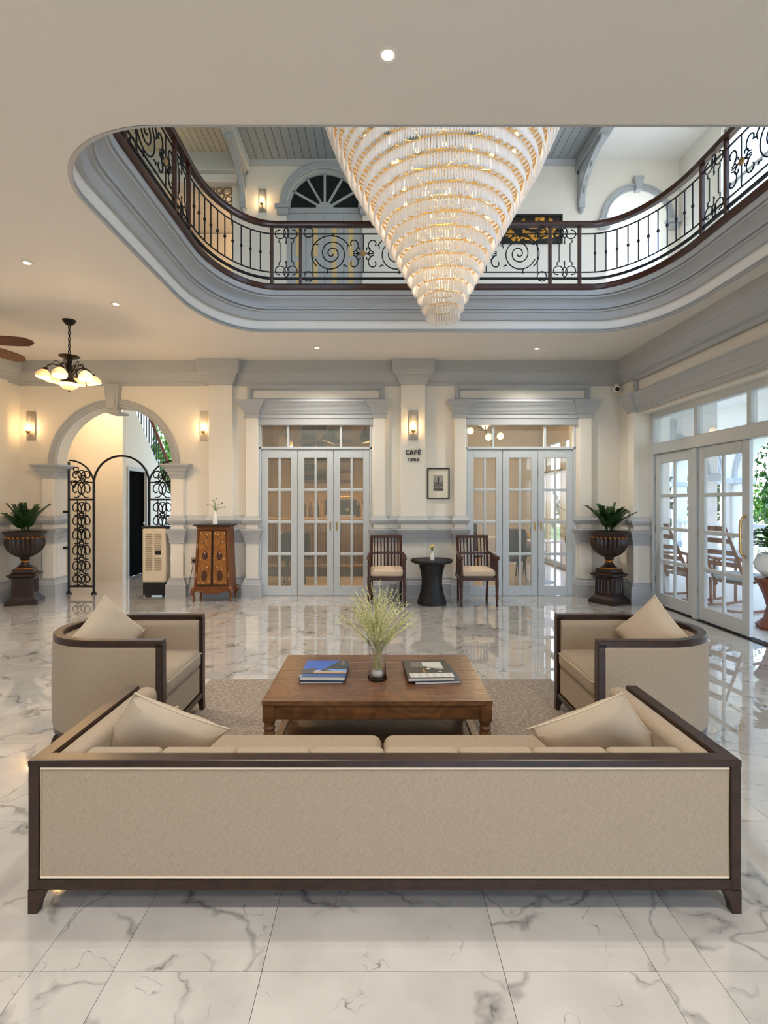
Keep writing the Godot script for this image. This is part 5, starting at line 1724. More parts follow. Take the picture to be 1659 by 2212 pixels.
# ------------------------------------------------------------------ lamps
func build_lamps() -> void:
	# recessed ceiling lights
	var dl := [[0.05, 2.449, "round recessed ceiling light nearest the camera, ahead of the void"], [-3.1, 4.59, "recessed ceiling light at the far left over the tub chair"], [-2.8, 5.55, "recessed ceiling light near the small hanging chandelier"], [-0.83, 7.14, "recessed ceiling light before the left cafe doors"], [2.21, 7.18, "recessed ceiling light before the right cafe doors"]]
	for q in dl:
		downlight(q[0], q[1], q[2])
	# the same fittings behind the camera
	var k := 0
	for x in [-3.4, -0.9, 1.6]:
		for d in [0.6, -1.6]:
			k += 1
			downlight(x, d, "recessed ceiling light behind the camera, number %s from the left" % ["one", "two", "three", "four", "five", "six"][k - 1])
	# wall sconces
	sconce(V(-5.27, 2.37, WALL_D), "wall sconce with a glowing candle bulb left of the archway")
	sconce(V(-2.63, 2.37, WALL_D), "wall sconce with a glowing candle bulb right of the archway")
	sconce(V(0.54, 2.37, 7.82), "wall sconce with a glowing candle bulb above the cafe lettering")
	sconce(V(-2.17, 6.90, UP_D), "wall sconce on the upper gallery beside the fanlight door")
	small_chandelier(V(-3.6, CEIL, 6.06))
	ceiling_fan(V(-4.68, CEIL, 5.75))
	great_chandelier(V(0.60, 0, 4.75))
	# warm lamp in the upper passage and in the archway passage
	for q in [[-2.6, UP_CEIL, 11.6, "upper passage"], [-4.75, 3.4, 8.75, "archway passage"]]:
		var cl := thing("ceiling_lamp", "round opal ceiling lamp in the %s" % q[3], "lamp", V(q[0], q[1], q[2]))
		part("base", MB.new().lathe(P2([[0, 0], [0.14, 0], [0.14, -0.03], [0, -0.03]]), 20), mats["brass"], cl)
		part("lamp_glass", MB.new().lathe(P2([[0.13, -0.03], [0.12, -0.07], [0.07, -0.1], [0, -0.11]]), 20), glow("opal glow", Color(1.0, 0.80, 0.55), 2.0), cl)
		lamp(cl, Vector3(0, -0.2, 0), LAMP_PASSAGE, Color(1.0, 0.86, 0.68), 0.1)


func downlight(x: float, d: float, label: String) -> void:
	var o := thing("downlight", label, "ceiling light", V(x, CEIL, d), 0.0, "recessed ceiling lights")
	part("trim_ring", MB.new().lathe(P2([[0.031, 0.0], [0.031, -0.006], [0.045, -0.008], [0.046, 0.0]]), 24), mats["fascia white"], o)
	part("lamp_lens", MB.new().lathe(P2([[0, -0.002], [0.03, -0.002], [0.03, -0.004], [0, -0.004]]), 18), glow("downlight glow", Color(1.0, 0.86, 0.66), 5.0), o)
	var s := SpotLight3D.new()
	s.name = "light"
	s.light_energy = LAMP_DOWN
	s.light_color = Color(1.0, 0.965, 0.91)
	s.light_size = 0.03
	s.spot_angle = 62
	s.spot_angle_attenuation = 0.8
	s.spot_range = 30
	s.shadow_enabled = true
	o.add_child(s, true)
	s.position = Vector3(0, -0.02, 0)
	s.rotation_degrees = Vector3(-90, 0, 0)


func sconce(at: Vector3, label: String) -> void:
	var o := thing("wall_sconce", label, "wall lamp", at, 0.0, "wall sconces")
	part("back_plate", MB.new().box(Vector3(-0.066, 0, 0), Vector3(0.066, 0.44, 0.018), 0.004), mat("sconce plate", Color(0.62, 0.60, 0.57), 0.4, 0.4), o)
	part("arm", MB.new().tube([Vector3(0, 0.10, 0.015), Vector3(0, 0.09, 0.06), Vector3(0, 0.11, 0.075)], 0.009, 6), mats["brass"], o)
	part("cup", MB.new().lathe(P2([[0.012, 0.10], [0.03, 0.115], [0.032, 0.135], [0.015, 0.14]]), 12, Vector3(0, 0, 0.075)), mats["brass"], o)
	part("glass_tube", MB.new().lathe(P2([[0.038, 0.13], [0.038, 0.36], [0.036, 0.36], [0.036, 0.13]]), 18, Vector3(0, 0, 0.075)), mats["glass"], o)
	part("candle_bulb", MB.new().lathe(P2([[0, 0.14], [0.012, 0.145], [0.017, 0.18], [0.012, 0.23], [0.004, 0.255], [0, 0.26]]), 10, Vector3(0, 0, 0.075)), glow("candle glow", Color(1.0, 0.74, 0.40), 9.0), o)
	lamp(o, Vector3(0, 0.19, 0.075), LAMP_SCONCE, Color(1.0, 0.82, 0.58), 0.015)


func small_chandelier(at: Vector3) -> void:
	var iron: Material = mat("bronze", Color(0.12, 0.085, 0.065), 0.45, 0.5)
	var o := thing("hanging_chandelier", "small dark bronze chandelier with glowing glass shades hanging on a chain", "chandelier", at)
	part("canopy", MB.new().lathe(P2([[0.075, 0], [0.07, -0.015], [0.04, -0.05], [0.02, -0.06], [0, -0.06]]), 16), iron, o)
	for i in 9:
		var y := -0.075 - i * 0.037
		var l := []
		for k in 12:
			var an := TAU * k / 12
			var a := Vector3(0.011 * cos(an), 0.024 * sin(an), 0)
			l.append(Basis(Vector3.UP, PI / 2 * (i % 2)) * a + Vector3(0, y, 0))
		part("chain_link", MB.new().tube(l, 0.005, 5, true), iron, o)
	part("upper_disc", MB.new().lathe(P2([[0.02, -0.40], [0.06, -0.405], [0.115, -0.42], [0.10, -0.435], [0.05, -0.45], [0.03, -0.47]]), 20), iron, o)
	part("column", MB.new().lathe(P2([[0.03, -0.47], [0.025, -0.52], [0.035, -0.60], [0.045, -0.68], [0.085, -0.72], [0.10, -0.735], [0.09, -0.745]]), 16), iron, o)
	var gm := glow("opal shade glow", Color(1.0, 0.84, 0.58), 0.4)
	var centre := part("lower_bowl_lamp", MB.new().lathe(P2([[0.10, -0.74], [0.095, -0.77], [0.06, -0.80], [0.01, -0.815], [0, -0.815]]), 20), gm, o)
	part("finial", MB.new().lathe(ball(0.014), 8, Vector3(0, -0.825, 0)), iron, centre)
	for i in 6:
		var an := TAU * i / 6 + 0.35
		var out := Vector3(cos(an), 0, sin(an))
		var l := []
		for q in [[0.02, -0.66], [0.06, -0.60], [0.11, -0.545], [0.17, -0.535], [0.215, -0.565], [0.235, -0.60]]:
			l.append(out * q[0] + Vector3(0, q[1], 0))
		var arm := part("arm", MB.new().tube(l, 0.008, 6), iron, o)
		var cu := []
		for q in [[0.06, -0.60], [0.09, -0.53], [0.13, -0.49], [0.15, -0.50], [0.145, -0.515]]:
			cu.append(out * q[0] + Vector3(0, q[1], 0))
		part("curl", MB.new().tube(cu, 0.005, 5), iron, arm)
		var c := out * 0.24
		var tilt := Basis(out.cross(Vector3.UP).normalized(), 0.25)
		part("socket", MB.new().lathe(P2([[0.0, -0.585], [0.02, -0.59], [0.035, -0.61], [0.03, -0.625]]), 10, c), iron, arm)
		part("shade_lamp", MB.new().lathe(P2([[0.028, 0.0], [0.05, -0.02], [0.078, -0.06], [0.082, -0.085], [0.075, -0.10], [0.05, -0.095], [0, -0.085]]), 16).moved(Transform3D(tilt, c + Vector3(0, -0.615, 0))), gm, o)
		lamp(o, out * 0.27 + Vector3(0, -0.75, 0), LAMP_SMALL, Color(1.0, 0.84, 0.62), 0.04)


func ceiling_fan(at: Vector3) -> void:
	var o := thing("ceiling_fan", "brown wooden ceiling fan blade reaching in at the left edge", "ceiling fan", at)
	var br: Material = mat("fan brown", Color(0.33, 0.18, 0.09), 0.45)
	part("down_rod", MB.new().tube([Vector3(0, 0, 0), Vector3(0, -0.3, 0)], 0.018, 8), mats["black iron"], o)
	part("motor", MB.new().lathe(P2([[0.02, -0.26], [0.09, -0.28], [0.12, -0.33], [0.11, -0.39], [0.05, -0.43], [0, -0.43]]), 20), mats["black iron"], o)
	for i in 5:
		var an := 0.2 + TAU * i / 5
		var b := Basis(Vector3.UP, an)
		var poly := []
		for k in 13:
			var t := k / 12.0
			poly.append(Vector2(0.16 + 0.66 * t, 0.035 + 0.05 * sin(t * PI * 0.8)) if k < 12 else Vector2(0.83, 0.02))
		for k in 13:
			var t := 1.0 - k / 12.0
			poly.append(Vector2(0.16 + 0.66 * t, -0.035 - 0.05 * sin(t * PI * 0.8)) if k > 0 else Vector2(0.83, -0.02))
		part("blade", MB.new().prism(pts(poly), -0.365, -0.355, "xzy").moved(Transform3D(b * Basis(Vector3.RIGHT, -0.35), Vector3.ZERO)), br, o)


func great_chandelier(at: Vector3) -> void:
	var o := thing("crystal_chandelier", "huge cone-shaped crystal chandelier of gold rings hanging in the void", "chandelier", at + Vector3(0, 3.1, 0))
	var gold: Material = mats["gold"]
	var cr: Material = mat("crystal", Color(0.965, 0.955, 0.945, 0.88), 0.08, 0.0, {"transparency": BaseMaterial3D.TRANSPARENCY_ALPHA, "backlight_enabled": true, "backlight": Color(0.88, 0.87, 0.85)})
	# radius by height above the tip
	var hs := [0.0, 0.10, 0.30, 0.68, 1.07, 1.45, 1.80, 2.2, 2.6]
	var rs := [0.085, 0.125, 0.215, 0.42, 0.64, 0.86, 1.02, 1.16, 1.22]
	var rad := func(h: float) -> float:
		for i in hs.size() - 1:
			if h <= hs[i + 1]:
				return lerpf(rs[i], rs[i + 1], (h - hs[i]) / (hs[i + 1] - hs[i]))
		return rs[-1]
	var rod_mesh := MB.new().lathe(P2([[0.0, -0.120], [0.005, -0.108], [0.0098, -0.096], [0.0098, -0.010], [0.004, 0.0], [0, 0.0]]), 5).mesh(20)
	var singles := 0
	var rest := []
	var tiers := 27
	for t in tiers:
		var h := 0.115 + t * 0.0905
		var r: float = rad.call(h)
		var ring := []
		var n := maxi(20, int(TAU * r / 0.0235))
		for k in 64:
			ring.append(Vector3(r * cos(TAU * k / 64), h, r * sin(TAU * k / 64)))
		part("gold_ring", MB.new().tube(ring, 0.0075, 5, true), gold, o)
		for k in n:
			var an := TAU * (k + 0.5 * (t % 2)) / n
			var q := Vector3((r + 0.006) * cos(an), h - 0.002, (r + 0.006) * sin(an))
			var tilt := Basis(Vector3(-sin(an), 0, cos(an)), 0.10) * Basis(Vector3.UP, rng.randf() * TAU)
			var front := sin(an) > 0.55   # towards the camera
			if front and t >= 9 and t <= 17 and singles < 300:
				singles += 1
				var c := part("crystal", rod_mesh, cr, o)
				c.transform = Transform3D(tilt, q)
			else:
				rest.append(Transform3D(tilt, q))
	var mm := MultiMesh.new()
	mm.transform_format = MultiMesh.TRANSFORM_3D
	mm.mesh = rod_mesh
	mm.instance_count = rest.size()
	for i in rest.size():
		mm.set_instance_transform(i, rest[i])
	var mi := MultiMeshInstance3D.new()
	mi.name = "crystals"
	mi.multimesh = mm
	mi.material_override = cr
	mi.set_meta("kind", "stuff")
	o.add_child(mi)
	# inner frame and bulbs
	for t in range(2, tiers, 4):
		var h := 0.115 + t * 0.0905
		var r: float = rad.call(h)
		for k in 3:
			var v := Vector3(cos(PI * k / 3), 0, sin(PI * k / 3)) * r
			part("spoke", MB.new().tube([Vector3(0, h, 0) - v, Vector3(0, h, 0) + v], 0.005, 5), gold, o)
	part("suspension_rod", MB.new().tube([Vector3(0, 2.3, 0), Vector3(0, UP_CEIL - 3.1, 0)], 0.02, 8), gold, o)
	part("crown_plate", MB.new().lathe(P2([[0, 2.52], [1.2, 2.52], [1.22, 2.55], [0, 2.58]]), 40), mats["fascia white"], o)
	var bm := MB.new().lathe(ball(0.02, 8), 8).mesh()
	var gl := glow("bulb glow", Color(1.0, 0.84, 0.60), 1.6)
	for ring in [[0.35, 5], [0.65, 8], [0.95, 12], [1.25, 15], [1.55, 18], [1.85, 20]]:
		var r: float = rad.call(ring[0]) * 0.72
		for k in ring[1]:
			var an: float = TAU * k / ring[1]
			var b := part("bulb", bm, gl, o)
			b.position = Vector3(r * cos(an), ring[0], r * sin(an))
	for q in [[0.4, 0.0], [0.8, 0.0], [1.2, 0.28], [1.2, -0.28], [1.6, 0.4], [1.6, -0.4], [1.95, 0.0]]:
		lamp(o, Vector3(q[1], q[0], 0.0), LAMP_BIG, Color(1.0, 0.965, 0.91), 0.08)


# ------------------------------------------------------------------ sofa, chairs, coffee table
func rect_loop(x0: float, y0: float, x1: float, y1: float, z: float) -> Array:
	return [Vector3(x0, y0, z), Vector3(x1, y0, z), Vector3(x1, y1, z), Vector3(x0, y1, z)]


# a pillow placed by a transform and squashed flat where it would sink below "seat"
func pillow(label: String, s: float, t: float, at: Vector3, turn: Basis, seat: float, group := "scatter pillows") -> void:
	var base := Vector3(at.x, seat, at.z)
	var tr := Transform3D(turn, at - base)
	var m := pillow_mesh(s, t, 16).moved(tr)
	for i in m.p.size():
		var y := m.p[i].y
		if y < 0.06:
			m.p[i].y = maxf(0.002, 0.06 + (y - 0.06) * 0.22)
	var o := thing("pillow", label, "pillow", base, 0.0, group)
	part("cover", m, mats["pillow cloth"], o)
	var l := []
	for k in 4:
		var a: Vector2 = [Vector2(-1, -1), Vector2(1, -1), Vector2(1, 1), Vector2(-1, 1)][k]
		var b: Vector2 = [Vector2(1, -1), Vector2(1, 1), Vector2(-1, 1), Vector2(-1, -1)][k]
		for i in 10:
			var q := a.lerp(b, i / 10.0)
			var k1 := 1.0 - 0.07 * (1.0 - q.y * q.y) * absf(q.x)
			var k2 := 1.0 - 0.07 * (1.0 - q.x * q.x) * absf(q.y)
			var w: Vector3 = tr * Vector3(q.x * s * 0.5 * k1, q.y * s * 0.5 * k2, 0)
			if w.y < 0.06:
				w.y = maxf(0.004, 0.06 + (w.y - 0.06) * 0.22)
			l.append(w)
	part("piping", MB.new().tube(l, 0.0035, 5, true), mats["piping"], o)


func build_sofa_group() -> void:
	var wood: Material = mats["frame wood"]
	var cloth: Material = mats["linen"]
	# rug
	var im := mottled(512, 512, 0.035, 91, Color(0.48, 0.43, 0.39), Color(0.70, 0.65, 0.60), 5)
	var rug: Material = mat("rug", Color.WHITE, 0.95, 0.0, {"albedo_texture": tex(im), "uv1_triplanar": true, "uv1_scale": Vector3(1.6, 1.6, 1.6)})
	solo("rug", "taupe mottled rug beneath the wooden coffee table", "rug", MB.new().box(Vector3(-1.38, 0, -0.8), Vector3(1.38, 0.007, 0.8), 0.003), rug, V(0.03, 0, 3.40))
	# ---- sofa, its back to the camera
	var s := thing("sofa", "long beige linen sofa with dark wooden frame seen from behind", "sofa", V(0.026, 0, 1.8186))
	var U := P2([[-1.224, 0.735], [-1.224, 0.028], [1.224, 0.028], [1.224, 0.735]])
	part("top_rail", MB.new().sweep(P2([[-0.026, 0.517], [0.028, 0.517], [0.028, 0.537], [0.024, 0.541], [-0.024, 0.541], [-0.026, 0.537]]), U), wood, s)
	part("bottom_rail", MB.new().sweep(P2([[-0.026, 0.083], [0.026, 0.083], [0.026, 0.118], [-0.026, 0.118]]), U), wood, s)
	part("bottom_rail", MB.new().box(Vector3(-1.2, 0.083, -0.735), Vector3(1.2, 0.118, -0.69), 0.003), wood, s)
	for sx in [-1.0, 1.0]:
		for z in [0.0, -0.735]:
			var z0: float = z if z == 0.0 else z - 0.0
			var z1: float = z - 0.036 if z == 0.0 else z + 0.036
			part("post", MB.new().box(Vector3(sx * 1.252, 0.08, z0), Vector3(sx * 1.216, 0.52, z1), 0.003), wood, s)
			var lp := MB.new()
			var zo := 0.0 if z == 0.0 else -0.735
			var zi := -0.062 if z == 0.0 else -0.673
			var zb := -0.032 if z == 0.0 else -0.703
			for seg in 4:
				var t0 := seg / 4.0
				var t1 := (seg + 1) / 4.0
				var i0 := lerpf(1.190, 1.221, sin(t0 * PI / 2))
				var i1 := lerpf(1.190, 1.221, sin(t1 * PI / 2))
				var q0 := lerpf(zi, zb, sin(t0 * PI / 2))
				var q1 := lerpf(zi, zb, sin(t1 * PI / 2))
				var y0 := 0.085 * (1 - t0)
				var y1 := 0.085 * (1 - t1)
				var st := lp.p.size()
				var A := [Vector3(sx * 1.252, y0, zo), Vector3(sx * i0, y0, zo), Vector3(sx * i0, y0, q0), Vector3(sx * 1.252, y0, q0)]
				var B := [Vector3(sx * 1.252, y1, zo), Vector3(sx * i1, y1, zo), Vector3(sx * i1, y1, q1), Vector3(sx * 1.252, y1, q1)]
				for k in 4:
					lp.quad(A[k], A[(k + 1) % 4], B[(k + 1) % 4], B[k])
				lp.quad(A[3], A[2], A[1], A[0])
				lp.quad(B[0], B[1], B[2], B[3])
				lp.fix(st)
			part("leg", lp, wood, s)
	# outside upholstery with piping
	part("back_panel", MB.new().rbox(Vector3(0, 0.3175, -0.024), Vector3(2.434, 0.400, 0.036), 0.012), cloth, s)
	part("piping", MB.new().tube(rect_loop(-1.21, 0.126, 1.21, 0.510, -0.005), 0.0045, 6, true), mats["piping"], s)
	for sx in [-1.0, 1.0]:
		part("arm_panel", MB.new().rbox(Vector3(sx * 1.228, 0.3175, -0.37), Vector3(0.036, 0.40, 0.66), 0.012), cloth, s)
		var pl := []
		for q in rect_loop(-0.69, 0.126, -0.045, 0.510, 0):
			pl.append(Vector3(sx * 1.247, q.y, q.x))
		part("piping", MB.new().tube(pl, 0.0045, 6, true), mats["piping"], s)
		part("arm_pad", MB.new().rbox(Vector3(sx * 1.155, 0.335, -0.405), Vector3(0.095, 0.405, 0.70), 0.04), cloth, s)
	# inside back: tufted roll of eight sections
	for i in 8:
		part("back_pad", MB.new().rbox(Vector3(-0.9625 + i * 0.275, 0.335, -0.095), Vector3(0.2745, 0.392, 0.08), 0.022), cloth, s)
	part("deck", MB.new().box(Vector3(-1.2, 0.1, -0.72), Vector3(1.2, 0.175, -0.06), 0.01), cloth, s)
	for sx in [-1.0, 1.0]:
		part("seat_cushion", MB.new().rbox(Vector3(sx * 0.555, 0.242, -0.445), Vector3(1.10, 0.13, 0.60), 0.045, 3, 0.012), cloth, s)
	var lean := Basis(Vector3.RIGHT, 0.42)
	pillow("large beige pillow with one corner up in the left corner of the sofa", 0.44, 0.15, V(-0.955, 0.395, 2.23), Basis(Vector3.UP, 0.25) * lean * Basis(Vector3(0, 0, 1), -0.60), 0.318, "pillows on the sofa")
	pillow("large beige pillow with one corner up in the right corner of the sofa", 0.44, 0.15, V(0.965, 0.395, 2.23), Basis(Vector3.UP, -0.25) * lean * Basis(Vector3(0, 0, 1), 0.60), 0.318, "pillows on the sofa")
	pillow("smaller beige pillow tucked behind the large one at the sofa's left arm", 0.24, 0.09, V(-1.03, 0.39, 2.34), Basis(Vector3.UP, 0.5) * Basis(Vector3.RIGHT, 0.2), 0.318, "pillows on the sofa")
	pillow("smaller beige pillow tucked behind the large one at the sofa's right arm", 0.24, 0.09, V(1.08, 0.39, 2.34), Basis(Vector3.UP, -0.5) * Basis(Vector3.RIGHT, 0.2), 0.318, "pillows on the sofa")
	# ---- tub chairs
	var c1 := tub_chair("beige tub chair with dark wooden rim on the left of the coffee table")
	c1.position = V(-1.205, 0.007, 3.26)
	var c2 := copy(c1, "beige tub chair with dark wooden rim on the right of the coffee table", V(1.24, 0.007, 3.26))
	c2.rotation.y = PI
	pillow("beige pillow standing on its corner in the left tub chair", 0.36, 0.14, V(-1.70, 0.60, 3.28), Basis(Vector3.UP, 1.05) * Basis(Vector3.RIGHT, -0.25) * Basis(Vector3(0, 0, 1), 0.72), 0.445, "pillows in the tub chairs")
	pillow("beige pillow standing on its corner in the right tub chair", 0.36, 0.14, V(1.735, 0.60, 3.28), Basis(Vector3.UP, -1.05) * Basis(Vector3.RIGHT, -0.25) * Basis(Vector3(0, 0, 1), -0.72), 0.445, "pillows in the tub chairs")
	coffee_table()


func tub_chair(label: String) -> Node3D:
	# faces +x, front at x = 0
	var o := thing("tub_chair", label, "armchair", Vector3.ZERO, 0.0, "tub chairs")
	var wood: Material = mats["frame wood"]
	var cloth: Material = mats["linen"]
	var hw := 0.332
	var U := [Vector2(0.0, -hw)]
	for i in 25:
		var an := -PI / 2 - PI * i / 24
		U.append(Vector2(-0.40 + 0.345 * cos(an), hw * sin(an)))
	U.append(Vector2(0.0, hw))
	part("top_rim", MB.new().sweep(P2([[-0.028, 0.622], [0.026, 0.622], [0.026, 0.654], [0.020, 0.660], [-0.022, 0.660], [-0.028, 0.654]]), U), wood, o)
	part("bottom_rim", MB.new().sweep(P2([[-0.026, 0.088], [0.024, 0.088], [0.024, 0.122], [-0.026, 0.122]]), U), wood, o)
	part("front_rim", MB.new().box(Vector3(-0.04, 0.088, -hw), Vector3(0.0, 0.122, hw), 0.003), wood, o)
	part("outer_panel", MB.new().sweep(P2([[-0.026, 0.12], [0.0, 0.12], [0.0, 0.625], [-0.026, 0.625], [-0.033, 0.60], [-0.035, 0.37], [-0.033, 0.14]]), U.map(func(q): return Vector2(minf(q.x, -0.035), q.y))), cloth, o)
	var inner := U.map(func(q): return Vector2(minf(q.x, -0.02), q.y))
	part("inner_pad", MB.new().sweep(P2([[0.0, 0.25], [0.06, 0.25], [0.072, 0.45], [0.066, 0.58], [0.05, 0.612], [0.026, 0.625], [0.0, 0.625]]), inner), cloth, o)
	# stitched channels inside the back
	for i in range(2, 25, 2):
		var q: Vector2 = U[i]
		var mid := Vector2(-0.40, 0.0)
		var n := (mid - q).normalized()
		n = Vector2(n.x * 0.9, n.y).normalized()
		var a := q + n * 0.0705
		part("seam", MB.new().tube([Vector3(a.x, 0.43, -a.y), Vector3(a.x, 0.50, -a.y), Vector3(a.x - n.x * 0.006, 0.585, -a.y + n.y * 0.006)], 0.0035, 5), mats["piping"], o)
	for z in [-1.0, 1.0]:
		part("post", MB.new().box(Vector3(-0.044, 0.086, z * (hw + 0.028)), Vector3(0.004, 0.640, z * (hw - 0.026)), 0.003), wood, o)
		part("leg", MB.new().prism(pts([Vector2(0.004, 0.09), Vector2(-0.05, 0.09), Vector2(-0.026, 0.03), Vector2(-0.022, 0.0), Vector2(0.006, 0.0)]), z * (hw + 0.026), z * (hw - 0.016)), wood, o)
		part("leg", MB.new().prism(pts([Vector2(-0.66, 0.09), Vector2(-0.60, 0.09), Vector2(-0.64, 0.03), Vector2(-0.665, 0.0), Vector2(-0.695, 0.0)]), z * (hw - 0.06), z * (hw - 0.11)), wood, o)
	part("seat_base", MB.new().box(Vector3(-0.62, 0.12, -0.30), Vector3(-0.012, 0.305, 0.30), 0.012), cloth, o)
	part("seat_cushion", MB.new().rbox(Vector3(-0.325, 0.368, 0), Vector3(0.66, 0.13, 0.60), 0.045, 3, 0.016), cloth, o)
	part("piping", MB.new().tube([Vector3(0.0, 0.40, 0.29), Vector3(0.0, 0.402, 0.0), Vector3(0.0, 0.40, -0.29)], 0.004, 5), mats["piping"], o)
	return o


func coffee_table() -> void:
	var w: Material = mats["table wood"]
	var t := thing("coffee_table", "low square brown wooden coffee table with turned legs and lower shelf", "coffee table", V(0.0, 0.007, 3.128))
	var hx := 0.607
	var hz := 0.408
	for i in 5:
		var z0 := -hz + i * hz * 0.4
		var p := part("top_plank", MB.new().box(Vector3(-hx, 0.368, z0 + 0.0006), Vector3(hx, 0.393, z0 + hz * 0.4 - 0.0006), 0.0015).moved(Transform3D(Basis.IDENTITY, Vector3(0, 0, -i * 0.37))), w, t)
		p.position = Vector3(0, 0, i * 0.37)
	for q in [[-hx + 0.05, -hz + 0.012, hx - 0.05, -hz + 0.035], [-hx + 0.05, hz - 0.035, hx - 0.05, hz - 0.012], [-hx + 0.012, -hz + 0.05, -hx + 0.035, hz - 0.05], [hx - 0.035, -hz + 0.05, hx - 0.012, hz - 0.05]]:
		part("apron", MB.new().box(Vector3(q[0], 0.290, q[1]), Vector3(q[2], 0.369, q[3]), 0.003), w, t)
	for sx in [-1.0, 1.0]:
		for sz in [-1.0, 1.0]:
			var c := Vector3(sx * (hx - 0.034), 0, sz * (hz - 0.034))
			var m := MB.new()
			m.box(c + Vector3(-0.031, 0.280, -0.031), c + Vector3(0.031, 0.369, 0.031), 0.003)
			m.lathe(P2([[0.020, 0.0], [0.026, 0.015], [0.026, 0.04], [0.02, 0.055], [0.03, 0.075], [0.03, 0.15], [0.026, 0.165], [0.032, 0.18], [0.026, 0.195], [0.032, 0.21], [0.026, 0.225], [0.032, 0.24], [0.026, 0.255], [0.031, 0.27], [0.031, 0.281]]), 16, c)
			part("leg", m, w, t)
	part("shelf", MB.new().box(Vector3(-hx + 0.05, 0.095, -hz + 0.05), Vector3(hx - 0.05, 0.113, hz - 0.05), 0.003), w, t)
	for q in [[-hx + 0.03, -hz + 0.03, -hx + 0.075, hz - 0.03], [hx - 0.075, -hz + 0.03, hx - 0.03, hz - 0.03]]:
		part("shelf_rail", MB.new().box(Vector3(q[0], 0.085, q[1]), Vector3(q[2], 0.122, q[3]), 0.003), w, t)
	# things on the table; its top is at 0.400
	var y := 0.400
	glass_vase(V(0.0, y, 3.06))
	book("thin black book under the blue architecture book", 0.255, 0.27, 0.012, V(-0.325, y, 3.11), 0.02, Color(0.06, 0.06, 0.06), null)
	book("blue architecture book on top of the left pile", 0.265, 0.30, 0.024, V(-0.315, y + 0.012, 3.14), -0.03, Color(0.12, 0.28, 0.55), cover_blue())
	book("slate blue book under the black and white photography book", 0.27, 0.30, 0.016, V(0.335, y, 3.12), 0.10, Color(0.16, 0.23, 0.32), null)
	book("black and white photography book on top of the right pile", 0.27, 0.33, 0.022, V(0.302, y + 0.016, 3.135), 0.05, Color(0.08, 0.08, 0.09), cover_photo())


func book(label: String, w: float, d: float, h: float, at: Vector3, turn: float, c: Color, cover) -> void:
	var o := thing("book", label, "book", at, turn, "books on the coffee table")
	var key := "book " + str(c)
	var m := mat(key, c, 0.35)
	part("back_cover", MB.new().box(Vector3(-w / 2, 0, -d / 2), Vector3(w / 2, 0.0025, d / 2), 0.0008), m, o)
	part("front_cover", MB.new().box(Vector3(-w / 2, h - 0.0025, -d / 2), Vector3(w / 2, h, d / 2), 0.0008), m, o)
	part("spine", MB.new().box(Vector3(-w / 2, 0, -d / 2), Vector3(-w / 2 + 0.003, h, d / 2), 0.0008), m, o)
	part("pages", MB.new().box(Vector3(-w / 2 + 0.003, 0.0025, -d / 2 + 0.004), Vector3(w / 2 - 0.004, h - 0.0025, d / 2 - 0.004)), mat("paper", Color(0.90, 0.88, 0.83), 0.8), o)
	if cover != null:
		var q := MB.new()
		var y := h + 0.0004
		q.quad(Vector3(-w / 2, y, d / 2), Vector3(w / 2, y, d / 2), Vector3(w / 2, y, -d / 2), Vector3(-w / 2, y, -d / 2))
		part("cover_print", q, cover, o)


func cover_blue() -> Material:
	var n := 160
	var im := Image.create_empty(n, n, false, Image.FORMAT_RGB8)
	for j in n:
		for i in n:
			var x := float(i) / n
			var y := float(j) / n   # 0 at the far edge
			var c := Color(0.13, 0.36, 0.74).lerp(Color(0.20, 0.44, 0.82), y)
			if y > 0.62:
				c = Color(0.78, 0.82, 0.86)
			if y > 0.55 - 0.25 * x and x < 0.30 and y < 0.93:
				c = Color(0.27, 0.29, 0.33)
			if x > 0.42 and y > 0.62 - (x - 0.42) * 1.7 and y < 0.66:
				c = Color(0.23, 0.24, 0.27)
			if x > 0.5 and y > 0.56 and y < 0.66 and (y - 0.56) < (x - 0.5) * 0.5:
				c = Color(0.45, 0.66, 0.90)
			if y > 0.68 and y < 0.80 and x > 0.27:
				c = Color(0.74, 0.62, 0.50)
			if y >= 0.80 and x > 0.05:
				c = Color(0.10, 0.16, 0.28) if y < 0.86 else Color(0.18, 0.36, 0.62)
			im.set_pixel(i, j, c)
	for k in 16:
		im.fill_rect(Rect2i(124 + rng.randi_range(0, 22), 8 + rng.randi_range(0, 36), rng.randi_range(2, 7), 2), Color(0.88, 0.88, 0.9))
	return mat("cover blue", Color.WHITE, 0.3, 0.0, {"albedo_texture": tex(im)})


func cover_photo() -> Material:
	var n := 160
	var im := Image.create_empty(n, n, false, Image.FORMAT_RGB8)
	var ns := noise_img(n, n, 0.05, 77, 4)
	for j in n:
		for i in n:
			var x := float(i) / n
			var y := float(j) / n
			var g := 0.08 + 0.16 * ns.get_pixel(i, j).r
			if y > 0.14 and y < 0.42 and x > 0.16 and x < 0.44:
				g = 0.28 + 0.25 * ns.get_pixel(i, j).r
			if y > 0.14 and y < 0.50 and x > 0.42 and x < 0.86 and y < 0.30 + 0.32 * (x - 0.4) + 0.06:
				g = 0.80
			if absf(y - 0.42 - 0.35 * (x - 0.5)) < 0.025 and x > 0.5 and x < 0.86:
				g = 0.72
			if Vector2(x - 0.52, y - 0.52).length() < 0.05 or Vector2(x - 0.75, y - 0.68).length() < 0.045:
				g = 0.75
			if y > 0.76 and x > 0.06:
				g = 0.80 + 0.04 * sin(x * 40.0)
			var c := Color(g, g, g * 0.99)
			if x > 0.38 and x < 0.42 and y > 0.55 and y < 0.72:
				c = Color(0.72, 0.50, 0.30)
			im.set_pixel(i, j, c)
	return mat("cover photo", Color.WHITE, 0.3, 0.0, {"albedo_texture": tex(im)})


